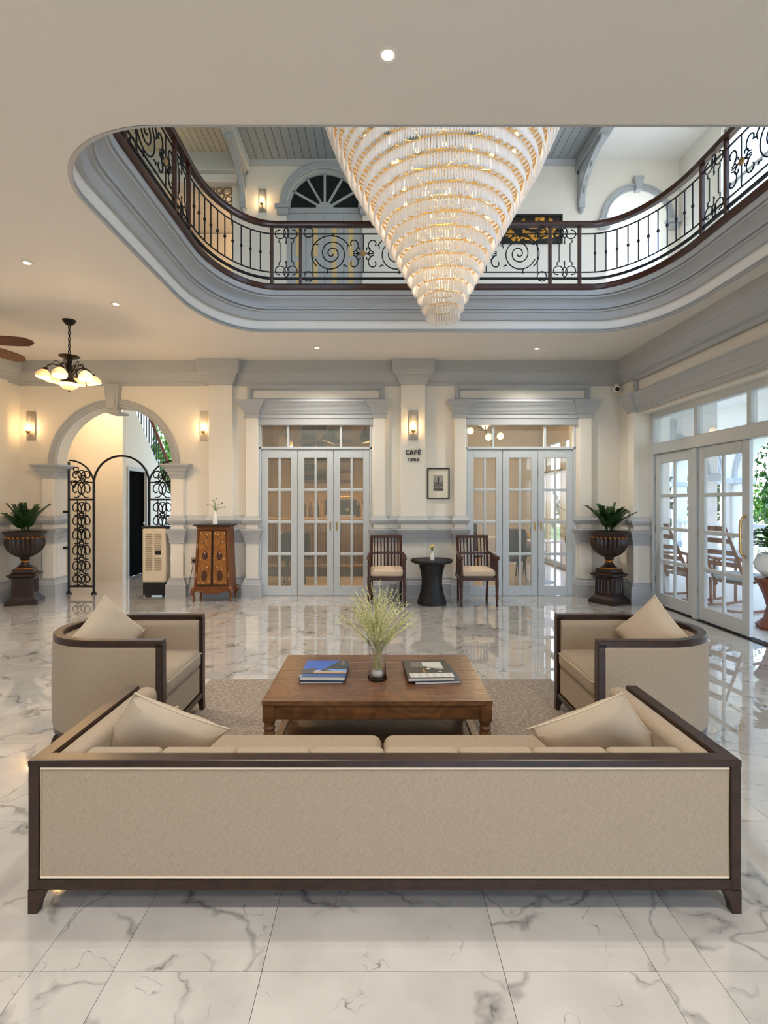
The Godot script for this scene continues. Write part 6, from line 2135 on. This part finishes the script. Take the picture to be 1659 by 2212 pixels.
func glass_vase(at: Vector3) -> void:
	var v := thing("glass_vase", "clear glass vase in the middle of the coffee table", "vase", at)
	part("glass", MB.new().lathe(P2([[0.0, 0.0], [0.056, 0.0], [0.058, 0.006], [0.052, 0.03], [0.048, 0.10], [0.050, 0.18], [0.060, 0.235], [0.0575, 0.235], [0.047, 0.18], [0.045, 0.10], [0.047, 0.03], [0.045, 0.014], [0.0, 0.014]]), 32), mat("clear glass", Color(1.0, 1.0, 1.0, 0.0), 0.0, 0.0, {"refraction_enabled": true, "refraction_scale": 0.05}), v)
	part("pebbles", MB.new().lathe(P2([[0.0, 0.016], [0.03, 0.018], [0.036, 0.035], [0.028, 0.055], [0.0, 0.062]]), 10), mats["white porcelain"], v, "white stone in the vase")
	var b := thing("dried_grass", "bunch of pale green feathery grass stems in the glass vase", "flowers", at + Vector3(0, 0.06, 0))
	var r := RandomNumberGenerator.new()
	r.seed = 21
	var pale: Material = mat("grass pale", Color(0.88, 0.86, 0.66), 0.8, 0.0, {"backlight_enabled": true, "backlight": Color(0.4, 0.4, 0.25)})
	var pale2: Material = mat("grass green", Color(0.74, 0.75, 0.48), 0.8, 0.0, {"backlight_enabled": true, "backlight": Color(0.3, 0.35, 0.15)})
	for i in 90:
		var an := r.randf() * TAU
		var lean := sqrt(r.randf())
		var h := lerpf(0.50, 0.36, lean * lean) * r.randf_range(0.78, 1.08)
		var reach := lean * 0.27
		var out := Vector3(cos(an), 0, sin(an))
		var base := Vector3(r.randf_range(-0.012, 0.012), 0.0, r.randf_range(-0.012, 0.012)) - out * 0.018
		var l := []
		for k in 7:
			var t := k / 6.0
			l.append(base + out * (reach * (0.25 * t + 0.75 * t * t)) + Vector3(0, h * (t - 0.10 * lean * t * t), 0))
		var m := MB.new()
		m.tube(l, [0.0020, 0.0020, 0.0018, 0.0016, 0.0014, 0.0011, 0.0007], 4)
		for k in 34:
			var t := lerpf(0.42, 1.0, k / 33.0)
			var f := t * 6.0
			var ii := mini(int(f), 5)
			var q: Vector3 = l[ii].lerp(l[ii + 1], f - ii)
			var d: Vector3 = (l[ii + 1] - l[ii]).normalized()
			var sd := Vector3(r.randf_range(-1, 1), r.randf_range(-0.3, 0.3), r.randf_range(-1, 1)).normalized()
			var e := (d * 0.8 + sd * 0.6).normalized() * r.randf_range(0.016, 0.030) * (1.15 - 0.5 * t)
			var wv := e.cross(sd).normalized() * 0.0042
			var up := e.cross(wv).normalized() * 0.0035
			m.tri(q, q + e * 0.5 + wv, q + e)
			m.tri(q, q + e, q + e * 0.5 + up)
			m.tri(q, q + e * 0.5 + up, q + e * 0.5 + wv)
			m.tri(q + e, q + e * 0.5 + wv, q + e * 0.5 + up)
		part("stem", m, pale if i % 3 != 0 else pale2, b)


# ------------------------------------------------------------------ furniture along the walls
func build_wall_furniture() -> void:
	var a := colonial_chair("slatted dark wood armchair with beige seat left of the black table")
	a.position = V(0.13, 0, 7.36)
	copy(a, "slatted dark wood armchair with beige seat right of the black table", V(1.40, 0, 7.36))
	# black pedestal table
	var t := thing("pedestal_table", "black waisted pedestal table between the two slatted armchairs", "table", V(0.77, 0, 7.32))
	part("pedestal", MB.new().lathe(P2([[0.205, 0.0], [0.208, 0.02], [0.20, 0.05], [0.165, 0.16], [0.145, 0.28], [0.145, 0.36], [0.155, 0.44], [0.175, 0.52], [0.185, 0.575]]), 40), mats["black paint"], t)
	part("table_top", MB.new().lathe(P2([[0.0, 0.575], [0.26, 0.575], [0.295, 0.595], [0.30, 0.61], [0.295, 0.625], [0.275, 0.625], [0.265, 0.612], [0.0, 0.612]]), 44), mats["black paint"], t)
	var v := thing("bud_vase", "small white bud vase with yellow flowers on the black table", "vase", V(0.775, 0.612, 7.32))
	part("vase", MB.new().lathe(P2([[0.0, 0.0], [0.028, 0.0], [0.033, 0.02], [0.028, 0.06], [0.012, 0.10], [0.011, 0.12], [0.014, 0.13], [0.009, 0.13], [0.0, 0.12]]), 18), mats["white porcelain"], v)
	var yel: Material = mat("petal yellow", Color(0.92, 0.82, 0.45), 0.7)
	for i in 7:
		var an := TAU * i / 7
		var e := Vector3(0.022 * cos(an), 0.19 + 0.012 * sin(an * 2), 0.022 * sin(an)) if i < 6 else Vector3(0, 0.21, 0)
		var s := part("stem", MB.new().tube([Vector3(0, 0.12, 0), e], 0.0025, 4), mats["leaf mid"], v)
		part("blossom", MB.new().lathe(ball(0.013, 6), 8, e), yel, s)
	chest()
	urn(V(3.30, 0, 7.38), 0.55, "dark fluted urn planter on a pedestal beside the glass doors", "glossy green plant in the urn beside the glass doors", 31)
	urn(V(-5.0, 0, 7.36), 0.35, "dark fluted urn planter on a pedestal beside the archway", "glossy green plant in the urn beside the archway", 32)


func colonial_chair(label: String) -> Node3D:
	# faces +z
	var o := thing("colonial_armchair", label, "armchair", Vector3.ZERO, 0.0, "slatted armchairs")
	var w: Material = mats["chair wood"]
	var prof := P2([[0.012, 0.0], [0.018, 0.012], [0.02, 0.03], [0.013, 0.05], [0.014, 0.08], [0.02, 0.11], [0.022, 0.16], [0.018, 0.20], [0.024, 0.215], [0.018, 0.23], [0.024, 0.26], [0.024, 0.36]])
	for s in [-1.0, 1.0]:
		part("front_leg", MB.new().lathe(prof, 12, Vector3(s * 0.245, 0, 0.24)), w, o)
		var sup := P2([[0.022, 0.36], [0.024, 0.40], [0.016, 0.42], [0.021, 0.44], [0.016, 0.46], [0.021, 0.50], [0.021, 0.56], [0.016, 0.58], [0.021, 0.60], [0.016, 0.63], [0.02, 0.665]])
		part("arm_post", MB.new().lathe(sup, 12, Vector3(s * 0.245, 0, 0.24)), w, o)
		part("back_leg", MB.new().tube([Vector3(s * 0.21, 0, -0.27), Vector3(s * 0.215, 0.36, -0.23), Vector3(s * 0.215, 0.42, -0.23)], 0.018, 4), w, o)
		part("back_post", MB.new().tube([Vector3(s * 0.215, 0.38, -0.23), Vector3(s * 0.215, 0.66, -0.25), Vector3(s * 0.215, 0.93, -0.31)], 0.019, 4), w, o)
		var arm := [Vector3(s * 0.222, 0.70, -0.25), Vector3(s * 0.24, 0.69, -0.05), Vector3(s * 0.25, 0.675, 0.15), Vector3(s * 0.25, 0.668, 0.27), Vector3(s * 0.25, 0.645, 0.285)]
		part("arm", MB.new().tube(arm, [0.018, 0.022, 0.025, 0.026, 0.018], 8), w, o)
		for i in 6:
			var z := -0.18 + i * 0.07
			part("arm_spindle", MB.new().box(Vector3(s * 0.243 - 0.008, 0.40, z - 0.011), Vector3(s * 0.243 + 0.008, 0.68, z + 0.011), 0.002), w, o)
		part("side_rail", MB.new().box(Vector3(s * 0.225, 0.35, -0.24), Vector3(s * 0.258, 0.41, 0.24), 0.004), w, o)
	part("front_rail", MB.new().box(Vector3(-0.24, 0.355, 0.225), Vector3(0.24, 0.405, 0.255), 0.004), w, o)
	part("rear_rail", MB.new().box(Vector3(-0.21, 0.355, -0.245), Vector3(0.21, 0.405, -0.215), 0.004), w, o)
	part("crest_rail", MB.new().box(Vector3(-0.235, -0.022, -0.014), Vector3(0.235, 0.022, 0.014), 0.004, Basis(Vector3.RIGHT, -0.2), Vector3(0, 0.925, -0.31)), w, o)
	part("mid_rail", MB.new().box(Vector3(-0.215, 0.675, -0.265), Vector3(0.215, 0.705, -0.24), 0.004), w, o)
	for i in 8:
		var x := -0.175 + i * 0.05
		part("slat", MB.new().tube([Vector3(x, 0.42, -0.232), Vector3(x, 0.69, -0.253), Vector3(x, 0.91, -0.306)], 0.0095, 4), w, o)
	part("seat_frame", MB.new().box(Vector3(-0.235, 0.385, -0.23), Vector3(0.235, 0.405, 0.24), 0.003), w, o)
	part("seat_cushion", MB.new().rbox(Vector3(0, 0.452, 0.015), Vector3(0.465, 0.095, 0.46), 0.035, 3, 0.008), mats["cushion beige"], o)
	return o


func chest() -> void:
	var w: Material = mat("chest wood", Color.WHITE, 0.3, 0.0, {"albedo_texture": wood_tex(65, Color(0.32, 0.165, 0.07), Color(0.56, 0.33, 0.15)), "uv1_triplanar": true, "uv1_scale": Vector3(2, 2, 2)})
	var inl: Material = mat("chest marquetry", Color.WHITE, 0.3, 0.0, {"albedo_texture": tex(marquetry())})
	var o := thing("marquetry_cabinet", "tapering brown marquetry cabinet on curved legs by the wall", "cabinet", V(-2.37, 0, 7.60))
	var m := MB.new()
	var st := 0
	var A := [Vector3(-0.262, 0.19, 0.165), Vector3(0.262, 0.19, 0.165), Vector3(0.262, 0.19, -0.15), Vector3(-0.262, 0.19, -0.15)]
	var B := [Vector3(-0.225, 1.07, 0.125), Vector3(0.225, 1.07, 0.125), Vector3(0.225, 1.07, -0.15), Vector3(-0.225, 1.07, -0.15)]
	for k in 4:
		m.quad(A[k], A[(k + 1) % 4], B[(k + 1) % 4], B[k])
	m.quad(A[3], A[2], A[1], A[0])
	m.quad(B[0], B[1], B[2], B[3])
	m.fix(0)
	part("body", m, w, o)
	part("cornice", MB.new().box(Vector3(-0.24, 1.065, -0.155), Vector3(0.24, 1.09, 0.14), 0.008), w, o)
	part("top", MB.new().box(Vector3(-0.275, 1.09, -0.16), Vector3(0.275, 1.108, 0.165), 0.006), mats["black paint"], o)
	var face := func(x: float, y: float, k: float) -> Vector3:   # on the sloping front, x as a share of half the width
		var t := (y - 0.19) / 0.88
		return Vector3(x * lerpf(0.262, 0.225, t), y, lerpf(0.165, 0.125, t) + k)
	for s in [-1.0, 1.0]:
		var q := MB.new()
		var a := [face.call(s * 0.03, 0.235, 0.012), face.call(s * 0.86, 0.235, 0.012), face.call(s * 0.86, 1.03, 0.012), face.call(s * 0.03, 1.03, 0.012)]
		var bk := [face.call(s * 0.03, 0.235, -0.004), face.call(s * 0.86, 0.235, -0.004), face.call(s * 0.86, 1.03, -0.004), face.call(s * 0.03, 1.03, -0.004)]
		q.quad(a[0], a[1], a[2], a[3])
		q.quad(bk[3], bk[2], bk[1], bk[0])
		for k in 4:
			q.quad(a[(k + 1) % 4], a[k], bk[k], bk[(k + 1) % 4])
		q.fix(0)
		var d := part("door", q, inl, o)
		part("knob", MB.new().lathe(ball(0.012, 6), 8, face.call(s * 0.10, 0.62, 0.022)), mats["brass"], d)
		for k in [[0.15, 0.98], [0.35, 0.97], [0.75, 0.98], [0.4, 0.88], [0.62, 0.86], [0.45, 0.70], [0.7, 0.62], [0.3, 0.50], [0.55, 0.47], [0.2, 0.30], [0.75, 0.28], [0.5, 0.26]]:
			part("pearl_inlay", MB.new().lathe(P2([[0, 0], [0.008, 0.0], [0.008, 0.002], [0, 0.002]]), 8).moved(Transform3D(Basis(Vector3.RIGHT, PI / 2), face.call(s * k[0], k[1], 0.013))), mat("pearl", Color(0.88, 0.80, 0.66), 0.3), d)
	for y in [0.38, 0.80]:
		for s in [-1.0, 1.0]:
			part("hinge", MB.new().box(face.call(s * 0.9, y - 0.03, 0.0) + Vector3(-0.006, 0, 0), face.call(s * 0.9, y + 0.03, 0.014) + Vector3(0.006, 0, 0), 0.002), mats["brass"], o)
	part("centre_strip", MB.new().tube([face.call(0.0, 0.235, 0.012), face.call(0.0, 1.03, 0.012)], 0.007, 6), mats["black iron"], o)
	var ap := [Vector2(-0.27, 0.20), Vector2(-0.27, 0.13)]
	for i in 21:
		var x := -0.19 + 0.38 * i / 20
		ap.append(Vector2(x, 0.145 - 0.022 * absf(sin(i * PI / 5)) + (0.012 if i < 4 or i > 16 else -0.012)))
	ap.append_array([Vector2(0.27, 0.13), Vector2(0.27, 0.20)])
	part("apron", MB.new().prism(pts(ap), 0.14, 0.172), w, o)
	for s in [-1.0, 1.0]:
		part("side_apron", MB.new().box(Vector3(s * 0.245, 0.13, -0.15), Vector3(s * 0.268, 0.20, 0.15), 0.004), w, o)
		for z in [0.15, -0.13]:
			var l := []
			for q in [[0.245, 0.20], [0.275, 0.165], [0.282, 0.14], [0.268, 0.10], [0.255, 0.06], [0.262, 0.03], [0.27, 0.0]]:
				l.append(Vector3(s * q[0], q[1], z + (0.02 if z > 0 else -0.01) * (q[0] - 0.245) / 0.03))
			part("leg", MB.new().tube(l, [0.03, 0.032, 0.03, 0.022, 0.016, 0.019, 0.012], 8), w, o)
	var v := thing("white_vase", "slim white vase with a green sprig on the marquetry cabinet", "vase", V(-2.37, 1.108, 7.58))
	part("vase", MB.new().lathe(P2([[0.0, 0.0], [0.035, 0.0], [0.037, 0.03], [0.030, 0.12], [0.018, 0.18], [0.016, 0.20], [0.010, 0.20], [0.0, 0.18]]), 20), mats["white porcelain"], v)
	for q in [[-0.09, 0.10, 0.05], [-0.03, 0.16, 0.0], [0.02, 0.19, 0.02], [0.11, 0.12, 0.03], [0.13, 0.06, -0.02]]:
		var e := Vector3(q[0], 0.19 + q[1], q[2])
		var sp := part("sprig", MB.new().tube([Vector3(0, 0.17, 0), Vector3(q[0] * 0.35, 0.19 + q[1] * 0.75, q[2] * 0.4), e], [0.004, 0.004, 0.002], 5), mats["leaf bright"], v)
		part("bud", MB.new().lathe(ball(0.009, 6), 6, e), mats["leaf dark"], sp)


func marquetry() -> Image:
	var w := 96
	var h := 256
	var im := Image.create_empty(w, h, false, Image.FORMAT_RGB8)
	var n := noise_img(w, h, 0.03, 66, 4)
	for j in h:
		for i in w:
			var x := (i + 0.5) / w - 0.5
			var y := (j + 0.5) / h
			var c := Color(0.46, 0.28, 0.11).lerp(Color(0.64, 0.42, 0.19), n.get_pixel(i, j).r)
			for m in [[0.46, 0.10, 0.28], [0.82, 0.13, 0.26]]:
				var e := sqrt(pow((y - m[0]) / m[1], 2) + pow(x / m[2], 2))
				if e < 0.8:
					c = Color(0.30, 0.17, 0.12)
				elif e < 0.92:
					c = Color(0.62, 0.43, 0.20)
			var vine := absf(x - 0.18 * sin(y * 34.0) * (1.0 - absf(y - 0.2)))
			if y < 0.38 and y > 0.08 and vine < 0.025:
				c = Color(0.24, 0.12, 0.05)
			if absf(x) > 0.45 or y < 0.02 or y > 0.98:
				c = Color(0.22, 0.10, 0.04)
			elif absf(x) > 0.41:
				c = Color(0.58, 0.38, 0.16)
			im.set_pixel(i, j, c)
	return im


func urn(at: Vector3, turn: float, label: String, plant_label: String, sd: int) -> void:
	var br: Material = mats["urn brown"]
	var o := thing("urn_planter", label, "urn", at, turn, "fluted urns")
	var sq := func(a: float, b: float, y0: float, y1: float) -> MB:   # four-sided frustum
		var m := MB.new()
		var A := [Vector3(-a, y0, a), Vector3(a, y0, a), Vector3(a, y0, -a), Vector3(-a, y0, -a)]
		var B := [Vector3(-b, y1, b), Vector3(b, y1, b), Vector3(b, y1, -b), Vector3(-b, y1, -b)]
		for k in 4:
			m.quad(A[k], A[(k + 1) % 4], B[(k + 1) % 4], B[k])
		m.quad(A[3], A[2], A[1], A[0])
		m.quad(B[0], B[1], B[2], B[3])
		return m
	var ped := MB.new()
	for q in [[0.20, 0.20, 0.0, 0.045], [0.185, 0.18, 0.045, 0.07], [0.17, 0.145, 0.07, 0.11], [0.135, 0.13, 0.11, 0.37], [0.14, 0.175, 0.37, 0.40], [0.18, 0.18, 0.40, 0.42], [0.165, 0.125, 0.42, 0.445], [0.13, 0.125, 0.445, 0.49]]:
		ped.add(sq.call(q[0], q[1], q[2], q[3]))
	part("pedestal", ped, br, o)
	# raised bars and arches on the pedestal's faces
	for f in 4:
		var b := Basis(Vector3.UP, PI / 2 * f)
		for i in 4:
			part("pedestal_bar", MB.new().box(Vector3(-0.085 + i * 0.05, 0.15, 0.128), Vector3(-0.065 + i * 0.05, 0.34, 0.145), 0.005, b, Vector3.ZERO), br, o)
	part("foot", MB.new().lathe(P2([[0.12, 0.49], [0.12, 0.50], [0.10, 0.515], [0.075, 0.54], [0.05, 0.575], [0.045, 0.605], [0.065, 0.625], [0.055, 0.65]]), 28), br, o)
	part("gilt_collar", MB.new().lathe(P2([[0.046, 0.583], [0.052, 0.588], [0.052, 0.602], [0.046, 0.607]]), 24), mats["urn gilt"], o, "gilded collar")
	part("gilt_collar", MB.new().lathe(P2([[0.115, 0.487], [0.124, 0.492], [0.124, 0.502], [0.115, 0.506]]), 28), mats["urn gilt"], o, "gilded collar")
	part("bowl", MB.new().lathe(P2([[0.055, 0.645], [0.10, 0.665], [0.16, 0.70], [0.21, 0.75], [0.243, 0.81], [0.25, 0.87], [0.24, 0.92], [0.232, 0.94]]), 96, Vector3.ZERO, 24, 0.09, 0.66, 0.93), br, o)
	for i in 24:
		var an := TAU * i / 24 + TAU / 48
		part("gilt_bead", MB.new().lathe(P2([[0, -0.012], [0.018, -0.006], [0.02, 0.006], [0, 0.012]]), 6, Vector3(0.228 * cos(an), 0.935, 0.228 * sin(an))), mats["urn gilt"], o)
	part("rim", MB.new().lathe(P2([[0.21, 0.94], [0.232, 0.945], [0.235, 0.965], [0.265, 0.995], [0.27, 1.015], [0.255, 1.02], [0.235, 1.012], [0.22, 0.98], [0.22, 0.95]]), 40), br, o)
	part("soil", MB.new().lathe(P2([[0, 0.97], [0.222, 0.97], [0.2, 0.985], [0, 0.995]]), 20), mats["soil"], o)
	var p := thing("urn_plant", plant_label, "plant", at + Vector3(0, 0.985, 0), 0.0, "plants in the urns")
	var r := RandomNumberGenerator.new()
	r.seed = sd
	for i in 17:
		var an := TAU * i / 17.0 * 5 + r.randf() * 0.4
		var lean := lerpf(0.08, 0.35, r.randf()) if i > 3 else 0.05
		var h := r.randf_range(0.30, 0.47) * (1.0 if lean < 0.3 else 0.85)
		var out := Vector3(cos(an), 0, sin(an))
		var l := []
		for k in 7:
			var t := k / 6.0
			l.append(out * (0.03 + lean * (0.35 * t + 0.65 * t * t)) + Vector3(0, h * (t - 0.12 * t * t), 0))
		part("frond", frond(l, 0.115, 0.030, 9, 0.28), mats["leaf dark"] if i % 3 else mats["leaf mid"], p)


# ------------------------------------------------------------------ small things
func build_small_things() -> void:
	# lettering on the middle pilaster
	var sg := thing("cafe_lettering", "black wall lettering reading CAFÉ 1900 below the middle sconce", "sign", V(0.54, 2.02, 7.82))
	var font := SystemFont.new()
	font.font_names = PackedStringArray(["Droid Sans"])
	font.font_weight = 700
	var put := func(ch: String, x: float, y: float, em: float) -> void:
		var tm := TextMesh.new()
		tm.text = ch
		tm.font = font
		tm.font_size = 64
		tm.pixel_size = em / 64.0
		tm.depth = 0.012
		tm.horizontal_alignment = HORIZONTAL_ALIGNMENT_CENTER
		tm.vertical_alignment = VERTICAL_ALIGNMENT_BOTTOM
		var o := part("letter", tm, mats["black paint"], sg)
		o.position = Vector3(x, y, 0.007)
	for q in [["C", -0.088], ["A", -0.024], ["F", 0.036], ["É", 0.092]]:
		put.call(q[0], q[1], 0.10, 0.098)
	for q in [["1", -0.066], ["9", -0.022], ["0", 0.024], ["0", 0.07]]:
		put.call(q[0], q[1], 0.012, 0.066)
	# framed photograph
	var fr := thing("framed_picture", "black framed black and white photograph with a wide cream mount", "picture", V(0.93, 1.48, WALL_D))
	var m := MB.new()
	for q in [[-0.17, 0, 0.17, 0.018], [-0.17, 0.452, 0.17, 0.47], [-0.17, 0, -0.152, 0.47], [0.152, 0, 0.17, 0.47]]:
		m.box(Vector3(q[0], q[1], 0), Vector3(q[2], q[3], 0.025), 0.003)
	part("frame", m, mats["black paint"], fr)
	part("mount", MB.new().box(Vector3(-0.155, 0.015, 0), Vector3(0.155, 0.455, 0.012)), mat("mount card", Color(0.88, 0.85, 0.78), 0.8), fr)
	var im := Image.create_empty(64, 96, false, Image.FORMAT_RGB8)
	var ns := noise_img(64, 96, 0.06, 71, 4)
	for j in 96:
		for i in 64:
			var g := 0.62 - 0.15 * j / 96.0
			if j > 40:
				g = 0.20 + 0.45 * ns.get_pixel(i, j).r * (1.0 if j < 82 else 0.5)
			if absf(i - 32) < 4 - 3 * absf(j - 22) / 40.0 and j > 8 and j < 60:
				g = 0.15
			im.set_pixel(i, j, Color(g, g * 0.97, g * 0.92))
	var pm := MB.new()
	pm.quad(Vector3(-0.075, 0.12, 0.013), Vector3(0.075, 0.12, 0.013), Vector3(0.075, 0.36, 0.013), Vector3(-0.075, 0.36, 0.013))
	part("photograph", pm, mat("photo print", Color.WHITE, 0.5, 0.0, {"albedo_texture": tex(im)}), fr)
	# camera under the cornice
	var cc := thing("security_camera", "small white dome security camera with a dark lens under the corner cornice", "camera", V(XR - 0.1, 3.2, WALL_D - 0.1))
	part("housing", MB.new().lathe(ball(0.055, 10), 18, Vector3(0, -0.075, 0.0)), mats["white porcelain"], cc)
	part("stalk", MB.new().tube([Vector3(0, 0, 0), Vector3(0, -0.03, 0)], 0.03, 12), mats["white porcelain"], cc)
	part("lens", MB.new().lathe(P2([[0, 0.0], [0.032, 0.0], [0.03, 0.012], [0.0, 0.018]]), 16).moved(Transform3D(Basis(Vector3.RIGHT, PI / 2), Vector3(-0.01, -0.08, 0.046))), mats["black paint"], cc)
	# sockets
	var s1 := thing("wall_socket", "small metal wall socket on the right wall behind the urn", "socket", V(XR, 0.52, 7.62))
	part("plate", MB.new().box(Vector3(-0.008, 0, -0.045), Vector3(0, 0.13, 0.045), 0.003), mats["brass"], s1)
	part("switch", MB.new().box(Vector3(-0.014, 0.035, -0.015), Vector3(-0.007, 0.085, 0.015), 0.002), mats["black paint"], s1)
	var s2 := thing("wall_socket", "wall socket with a hanging cord beside the marquetry cabinet", "socket", V(-2.79, 0.50, WALL_D))
	part("plate", MB.new().box(Vector3(-0.045, 0, 0), Vector3(0.045, 0.09, 0.008), 0.003), mats["sconce plate"], s2)
	part("plug", MB.new().box(Vector3(-0.02, 0.02, 0.008), Vector3(0.02, 0.06, 0.035), 0.004), mats["black paint"], s2)
	solo("power_cord", "thin grey cord hanging from the socket beside the cabinet", "cord", MB.new().tube([Vector3(0, 0.5, 0.04), Vector3(-0.01, 0.4, 0.05), Vector3(-0.05, 0.2, 0.07), Vector3(-0.08, 0.06, 0.08), Vector3(-0.06, 0.006, 0.09), Vector3(0.05, 0.006, 0.1)], 0.005, 6), mat("cord grey", Color(0.35, 0.34, 0.33), 0.6), V(-2.79, 0.02, WALL_D))
